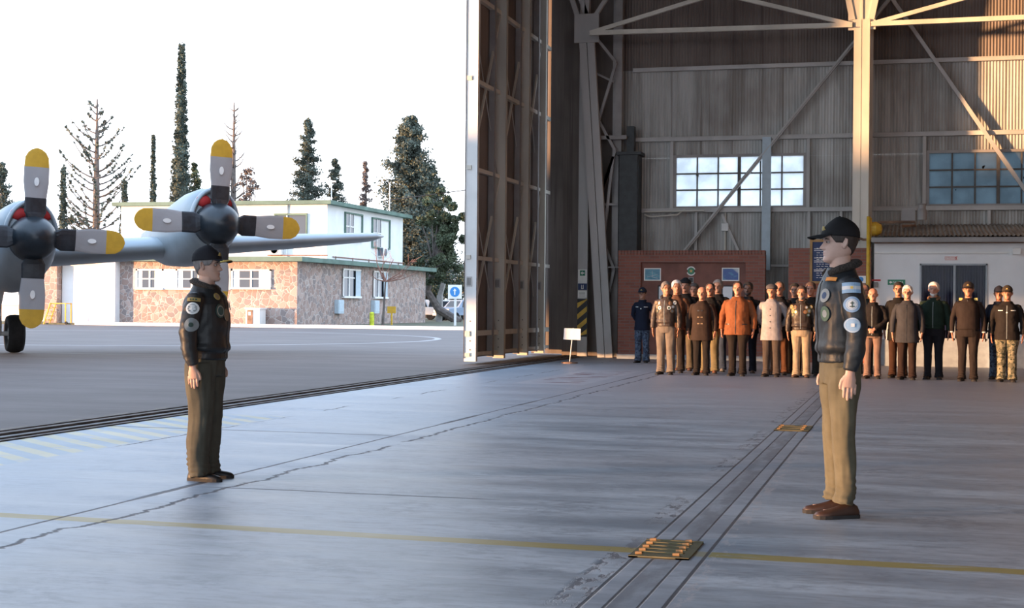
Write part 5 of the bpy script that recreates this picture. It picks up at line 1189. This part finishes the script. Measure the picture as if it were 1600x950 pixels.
    if 'fur' in extra or jl == 'bomber':
        mb = MB(); n = 26; path = []; rad = []
        for i in range(n):
            a = -2.55+5.1*i/(n-1); path.append((.085*math.sin(a), .088*math.cos(a)+.0 if abs(a) < 1.6 else .080*math.cos(a)-.012, 1.530-.070*(abs(a)/2.55)**1.5)); rad.append((.040-.012*abs(a)/2.55, .024))
        mb.tube(path, rad, 12, ref=(0, 0, 1)); col = hat and None
        fc = MAT['furbrown'] if 'brownfur' in extra else MAT['fur']; mb.build('fur_collar', fc, jo, smooth=True, world=False)
    elif jl in ('jacket', 'coat', 'parka'):
        mb = MB(); n = 20; path = [(.078*math.sin(a), .078*math.cos(a)-.004, 1.505-.052*(abs(a)/2.6)**1.5) for a in [-2.6+5.2*i/(n-1) for i in range(n)]]
        mb.tube(path, [(.026, .010)]*n, 10, ref=(0, 0, 1)); mb.build('collar', jmat, jo, smooth=True, world=False)
    # shirt front at the throat
    if 'shirt' in extra or 'tie' in extra or 'scarf' in extra or 'blueshirt' in extra:
        mb = MB(); mb.ell((0, -.048, 1.462), (.040, .040, .046), 14, 10); mb.build('scarf' if 'scarf' in extra else 'shirt', MAT['bluebox'] if ('scarf' in extra or 'blueshirt' in extra) else MAT['pwhite'], r, smooth=True, world=False)
        if 'tie' in extra: mb = MB(); mb.tube([(0, -.098, 1.485), (0, -.106, 1.45), (0, -.11, 1.43)], [(.012, .006), (.014, .006), (.018, .005)], 8); mb.build('tie', MAT['black'], r, smooth=True, world=False)
    def front(xo, z, dz=0):           # point on the garment front
        return ((xo, -.15, z), (xo*.9, -1, 0))
    if 'zip' in extra or 'placket' in extra:
        zlo = {'bomber': .95, 'jacket': .86, 'coat': .73, 'parka': .80, 'sweater': 1}[jl]
        bvh_o = disc_patch(jo, jm, [('pgrey' if 'zip' in extra and not fine else 'black', 12)], ((0, 0, (zlo+1.42)/2), (0, -1, 0)), .006, 'zip', None, 'rect', None, (1.42-zlo)/2/.006, .003, True)
    if 'buttons' in extra:
        for z in (1.30, 1.18, 1.06, .94): disc_patch(jo, jm, [('black', 1.0)], ((0.0, 0, z), (0, -1, 0)), .011, 'button', None)
    if 'toggles' in extra:
        for k_, z in enumerate((1.30, 1.17, 1.04)):
            for xo in (-.035, .035): disc_patch(jo, jm, [('ptan' if k_ else 'black', 2)], ((xo, 0, z), (0, -1, 0)), .022, 'toggle', None, 'rect', None, .45)
    if 'badges' in extra:
        random.seed(int(x*100)+7); cols = ['pyelm', 'ppale', 'pgreen', 'pgrey', 'ppale', 'ptan', 'porm', 'ptan']
        for s in (-1, 1):
            for k_, (xo, z, rr_) in enumerate(((.09, 1.37, .035), (.13, 1.30, .040), (.07, 1.28, .036), (.12, 1.22, .034), (.165, 1.38, .030))):
                c1, c2 = random.sample(cols, 2); disc_patch(jo, jm, [(c1, .6), (c2, 1.0)], ((s*xo, 0, z), (s*xo*2.2, -1, 0)), rr_, 'badge', None, 'disc', None, random.choice((1, 1, 1.25)))
    if 'nametape' in extra:
        for s in (-1, 1): disc_patch(jo, jm, [('ppale', 2)], ((s*.10, 0, 1.33), (s*.1, -1, 0)), .045, 'name_tape', None, 'rect', None, .16)
        disc_patch(jo, jm, [('ppale', 1.0)], ((0, 0, 1.29), (0, -1, 0)), .014, 'rank_badge', None)
    if 'pocketline' in extra:
        for s in (-1, 1): disc_patch(jo, jm, [('black', 2)], ((s*.12, 0, .98), (s*.3, -1, 0)), .05, 'pocket_flap', None, 'rect', None, .22)
    if 'epaulettes' in extra:
        for s in (-1, 1): mb = MB(); mb.tube([(s*.10, -.02, 1.475), (s*.16, -.02, 1.480)], [(.025, .004)]*2, 8); mb.build('epaulette', MAT['gbraid'], jo, world=False)
    if 'cuffs' in extra:
        for s in (-1, 1):
            w_ = arm_path(pose, s, g)[-1]; mb = MB(); mb.tube([(w_[0], w_[1], w_[2]+.02), (w_[0], w_[1], w_[2]-.012)], [.038, .036], 14); mb.build('shirt_cuff', MAT['pwhite'], r, smooth=True, world=False)
    if 'glasses' in extra:
        mb = MB()
        for s in (-1, 1):
            mb.tube([(s*.033+.021*math.cos(t), -.094+.006*abs(math.cos(t)), .112+.016*math.sin(t)) for t in [k_*math.pi/8 for k_ in range(17)]], .0022, 5); mb.tube([(s*.054, -.088, .116), (s*.078, -.04, .116), (s*.08, .01, .112)], .0018, 5)
        mb.tube([(-.012, -.096, .114), (.012, -.096, .114)], .002, 5); hput(mb, 'glasses', MAT['glassfr'])
    if 'beard' in extra or 'greybeard' in extra or 'whitebeard' in extra:
        bc = (.05, .035, .03) if 'beard' in extra else ((.22, .20, .19) if 'greybeard' in extra else (.6, .58, .55)); mb = MB(); rings = []
        for i in range(9):
            z = -.012+.062*i/8; ring = []
            for j in range(21): ph = -1.35+2.7*j/20; hgt = z if z < .036 or abs(ph) > .55 else .036; ring.append(head_pt(ph, max(-.004, hgt), .009*(1-.3*i/8), False)[:2]+(hgt,))
            rings.append(ring)
        mb.loft(rings, caps=False, closed=False); bo2 = hput(mb, 'beard', hairmat(bc)); q = bo2.modifiers.new('s', 'SOLIDIFY'); q.thickness = .012
    if 'moustache' in extra or 'beard' in extra or 'greybeard' in extra:
        mb = MB(); mb.tube([(-.028, -.088, .056), (-.012, -.100, .064), (0, -.103, .063), (.012, -.100, .064), (.028, -.088, .056)], [.003, .006, .0055, .006, .003], 8); hput(mb, 'moustache', hairmat((.05, .035, .03) if 'greybeard' not in extra else (.25, .22, .2)))
    if 'ptch_pants' in extra: pass
    if fine:
        for nm, L_ in (('nape', 0),): pass
    return r, jo, jm
def furm(k, c1, c2):
    m, b, x, y, z, p = newmat(k); n = nz(p, 90, 4, .7); setc(b, mixc(sst(n, .35, .65), c1, c2)); b.inputs['Roughness'].default_value = .95; bump(b, n, 1.0, .02); MAT[k] = m
furm('fur', (.012, .010, .009), (.05, .042, .036)); furm('furbrown', (.14, .07, .035), (.26, .14, .07)); mk('gbraid', (.62, .48, .14), .45, metal=.2)
LB = (.016, .018, .020)
# ---- the two officers
pl_ = gnd(318, 748); pr_ = gnd(1311, 805)
def officer(px, foot, headpx, **kw):
    p = gnd(px, foot); H = onY(px, headpx, p.y).z; return p, H
p, H = officer(319, 749, 388)
pers, jo, jm = person('officer at left standing at attention facing right, black leather jacket, cap with gold visor braid', p.x, p.y, 1.735, YAW+R(90)+R(8) if False else R(90)+YAW-R(10), 'side', 1.17, ('bomber', (.014, .015, .016), True),
    ('wide', (.060, .058, .045)), ('full', (.13, .12, .115)), ('cap', (.012, .012, .015), 'braid', 'badge'), (.40, .25, .19), (.012, .011, .011), ('zip',), 'the two officers facing each other', .008, 0, True)
# the near arm is his right arm (-X side in his own frame)
opatch(jo, jm, [('pgold', 3)], ((-.27, -.01, 1.385), (-1, -.15, .25)), .048, 'arm_tab', 'gold arched shoulder tab', 'rect', ('pdkg', [(-.02, 0, .006, .006), (0, 0, .006, .006), (.02, 0, .006, .006)]), .30)
opatch(jo, jm, [('ppale', .62), ('pgrey', .70), ('ppale', 1.0)], ((-.27, -.01, 1.315), (-1, -.12, .1)), .046, 'round_patch', 'pale round badge on the upper arm', 'disc', ('pgrey', [(0, .010, .028, .004), (0, -.004, .032, .003), (0, -.018, .024, .004)]))
opatch(jo, jm, [('pdkg', .35), ('pgrey', 1.0)], ((-.28, -.01, 1.195), (-1, -.12, 0)), .046, 'arm_patch', 'grey shield badge below the round one', 'disc', None, 1.12)
opatch(jo, jm, [('pdkg', .62), ('pgrey', .72), ('ptan', .80), ('pdkg', 1.0)], ((-.10, -.15, 1.30), (-.72, -1, 0)), .046, 'chest_patch', None, 'disc', None, 1.15)
opatch(jo, jm, [('ptan', .6), ('pgold', 1.0)], ((-.10, -.13, 1.41), (-.7, -1, .5)), .030, 'shoulder_badge', None)
opatch(jo, jm, [('ptan', .5), ('ptan', 1.0)], ((-.03, -.16, 1.27), (-.25, -1, 0)), .040, 'chest_badge', None, 'disc', None, 1.2)
opatch(jo, jm, [('ppale', .6), ('pgreen', 1.0)], ((.09, -.16, 1.34), (.2, -1, 0)), .036, 'chest_badge', None)
p, H = officer(1311, 806, 350)
pers, jo, jm = person('officer at right in black leather jacket and cap, facing left, flag patch on sleeve', p.x, p.y, 1.885, R(-90)+YAW+R(4), 'side', .98, ('bomber', (.014, .018, .022), True),
    ('cuffed', (.090, .084, .058)), ('full', (.03, .022, .018)), ('cap', (.010, .010, .011), 'badge'), (.47, .31, .25), (.035, .018, .013), ('zip',), 'the two officers facing each other', .008, 0, True)
fl = opatch(jo, jm, [('flagb', 3), ('pwhite', 3), ('flagb', 3)], ((.245, -.01, 1.375), (1, -.22, .12)), .052, 'flag_patch', 'light blue and white striped flag patch', 'rect', ('pyel', [(0, 0, .007, .007)]), .62)
opatch(jo, jm, [('pwhite', .55), ('flagb', .62), ('pwhite', .70), ('skyb', 1.0)], ((.25, -.01, 1.275), (1, -.2, .05)), .047, 'round_patch', 'white and blue round badge with a dark anchor', 'disc', ('pdkg', [(0, 0, .003, .018), (0, -.012, .014, .003), (0, .008, .010, .003)]))
opatch(jo, jm, [('flagb', .86), ('pwhite', .92), ('skyb', 1.0)], ((.26, -.01, 1.155), (1, -.15, 0)), .044, 'round_patch', 'plain light blue round badge', 'disc', ('pwhite', [(0, 0, .010, .010)]))
opatch(jo, jm, [('pgrey', .5), ('pgreen', 1.0)], ((.12, -.14, 1.22), (.9, -1, 0)), .036, 'chest_badge', None, 'disc', None, 1.25)
opatch(jo, jm, [('porange', 3)], ((.10, -.10, 1.435), (.6, -1, .6)), .040, 'orange_tab', 'orange lining strip at the collar', 'rect', None, .3)
opatch(jo, jm, [('pnavy', .5), ('pgrey', 1.0)], ((.11, -.14, 1.33), (.8, -1, .1)), .038, 'chest_badge', None, 'disc', None, 1.1)
# ---- the line of people
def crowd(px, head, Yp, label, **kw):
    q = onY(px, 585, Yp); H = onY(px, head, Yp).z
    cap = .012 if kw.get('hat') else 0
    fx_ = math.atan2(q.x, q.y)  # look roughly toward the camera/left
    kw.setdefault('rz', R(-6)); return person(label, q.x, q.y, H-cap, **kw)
CB = (.018, .016, .016)
F1 = 28.75
crowd(1040, 440, F1, 'grey-haired man in brown leather jacket covered with patches, grey trousers', jk=('bomber', (.075, .052, .040), True), tr=('baggy', (.22, .18, .145)), hair=('full', (.16, .14, .13)), tone=(.50, .30, .20), extra=('zip', 'badges', 'shirt'), yaw=R(30), g=1.0)
crowd(1096, 448, F1+.05, 'bald man in dark brown duffel coat with toggles', jk=('coat', (.045, .027, .020)), tr=('std', (.022, .017, .015)), hair=None, tone=(.60, .36, .27), extra=('toggles',), g=1.10)
crowd(1152, 440, F1, 'heavy man in rust orange coat', jk=('parka', (.30, .10, .038)), tr=('std', (.025, .018, .015)), hair=('receding', (.05, .03, .02)), tone=(.60, .34, .25), extra=('placket', 'pocketline', 'blueshirt'), g=1.26)
crowd(1205, 443, F1, 'man in light grey coat and flat cap with hands behind his back', jk=('coat', (.42, .39, .40)), tr=('std', (.085, .065, .055)), hair=('full', (.15, .13, .12)), hat=('flat', (.07, .065, .07)), pose='back', tone=(.58, .33, .24), extra=('buttons',), g=1.04)
crowd(1252, 447, F1-.1, 'bearded man in dark leather jacket with patches and beige trousers', jk=('bomber', (.045, .03, .022), True), tr=('std', (.40, .31, .21)), hair=('full', (.05, .035, .03)), tone=(.50, .30, .21), extra=('zip', 'badges', 'greybeard'), g=1.06, shoe=(.10, .05, .03))
q = gnd(1003, 567); crowd(1003, 449, q.y, 'person in dark navy jacket, navy camouflage trousers and cap by the brick wall', jk=('parka', (.012, .018, .040)), tr=('baggy', CAMO_N), hair=('full', (.03, .025, .02)), hat=('cap', (.015, .02, .035), 'badge'), pose='back', tone=(.42, .29, .23), extra=('nametape',), g=.92)
crowd(1056, 438, F1+.9, 'white-haired man in brown jacket behind the patched leather jacket', jk=('jacket', (.17, .08, .05)), tr=('std', (.03, .022, .02)), hair=('full', (.62, .60, .58)), tone=(.52, .32, .24), yaw=R(25))
crowd(1070, 435, F1+1.9, 'moustached man in black beret and black coat', jk=('coat', (.014, .014, .016)), tr=('std', (.14, .11, .07)), hair=('full', (.12, .11, .10)), hat=('beret', (.012, .012, .014)), tone=(.42, .29, .24), extra=('moustache', 'shirt'), shoe=(.12, .05, .03))
crowd(1084, 443, F1+2.6, 'man partly hidden between the beret and the bald man', jk=('jacket', (.03, .03, .035)), tr=('std', (.05, .045, .05)), hair=('full', (.09, .07, .06)), tone=(.45, .30, .23))
crowd(1109, 442, F1+.95, 'man with glasses in black jacket and khaki trousers behind the bald man', jk=('jacket', (.016, .014, .014)), tr=('baggy', (.22, .18, .10)), hair=('receding', (.05, .035, .03)), tone=(.50, .29, .22), extra=('glasses', 'shirt'), shoe=(.20, .08, .045))
crowd(1121, 437, F1+1.9, 'tall grey-haired man in black jacket and blue jeans', jk=('jacket', (.014, .014, .016)), tr=('std', (.04, .06, .11)), hair=('full', (.22, .20, .19)), tone=(.44, .32, .27), shoe=(.25, .22, .2))
crowd(1168, 441, F1+1.4, 'dark-haired man in black jacket behind the rust coat', jk=('parka', (.014, .014, .016)), tr=('std', (.02, .02, .03)), hair=('full', (.02, .016, .014)), tone=(.30, .18, .13), g=1.06, extra=('beard',))
crowd(1217, 440, F1+.85, 'man with glasses in dark coat and brown trousers behind the flat cap', jk=('coat', (.025, .022, .024)), tr=('std', (.15, .06, .03)), hair=('receding', (.12, .09, .07)), tone=(.46, .28, .22), extra=('glasses',))
crowd(1241, 443, F1+1.55, 'dark-haired man in dark jacket and pale shoes behind the bearded man', jk=('coat', (.03, .03, .035)), tr=('std', (.035, .026, .022)), hair=('full', (.03, .025, .02)), tone=(.45, .31, .25), shoe=(.30, .18, .09))
crowd(1266, 441, F1+.55, 'man in dark jacket just right of the bearded man, partly behind the officer', jk=('jacket', (.03, .025, .022)), tr=('std', (.03, .03, .03)), hair=('full', (.08, .05, .04)), tone=(.55, .31, .22))
crowd(1350, 444, F1+1.1, 'grey-bearded man behind the bald man with clasped hands', jk=('jacket', (.03, .045, .05)), tr=('std', (.03, .03, .03)), hair=('receding', (.12, .10, .09)), tone=(.50, .29, .22), extra=('greybeard',))
crowd(1363, 450, F1+.1, 'bald man in black zip jacket and brown trousers with hands clasped in front', jk=('jacket', (.018, .014, .014)), tr=('slim', (.27, .17, .135)), hair=None, pose='front', tone=(.60, .35, .26), extra=('zip', 'blueshirt'), g=1.0)
crowd(1403, 441, F1+.7, 'moustached man with glasses in black coat over a white shirt', jk=('coat', (.016, .014, .014)), tr=('std', (.06, .025, .015)), hair=('full', (.02, .016, .014)), tone=(.50, .29, .21), extra=('glasses', 'moustache', 'shirt'))
crowd(1417, 446, F1-.05, 'white-haired man with glasses in long dark grey raincoat', jk=('coat', (.05, .05, .058)), tr=('std', (.035, .018, .014)), hair=('full', (.62, .58, .55)), tone=(.62, .37, .28), extra=('glasses', 'placket'), g=1.08)
crowd(1458, 441, F1+.3, 'white-haired man in green flight jacket with brown fur collar and pale scarf', jk=('bomber', (.020, .040, .028)), tr=('std', (.018, .018, .024)), hair=('full', (.66, .62, .58)), tone=(.60, .36, .27), extra=('brownfur', 'scarf', 'zip', 'whitebeard'), g=1.10)
crowd(1512, 440, F1-.1, 'naval officer in dark sweater, peaked cap, white collar and black tie', jk=('sweater', (.030, .020, .018)), tr=('std', (.030, .021, .019)), hair=('full', (.04, .03, .02)), hat=('cap', (.03, .022, .02), 'badge'), tone=(.52, .27, .18), extra=('tie', 'shirt', 'epaulettes', 'cuffs'), g=1.10)
crowd(1560, 447, F1+.9, 'person in navy trousers and cap behind the man in green camouflage trousers', jk=('parka', (.014, .018, .035)), tr=('std', CAMO_N), hair=('full', (.03, .02, .02)), hat=('cap', (.02, .02, .03)), tone=(.52, .28, .19))
crowd(1573, 446, F1-.1, 'man in black field jacket, green camouflage trousers and cap at the right end', jk=('parka', (.022, .017, .016)), tr=('baggy', CAMO_G), hair=('full', (.04, .03, .02)), hat=('cap', (.04, .03, .022), 'badge'), tone=(.52, .27, .18), extra=('nametape', 'zip'), g=1.14)
bpy.context.view_layer.update()
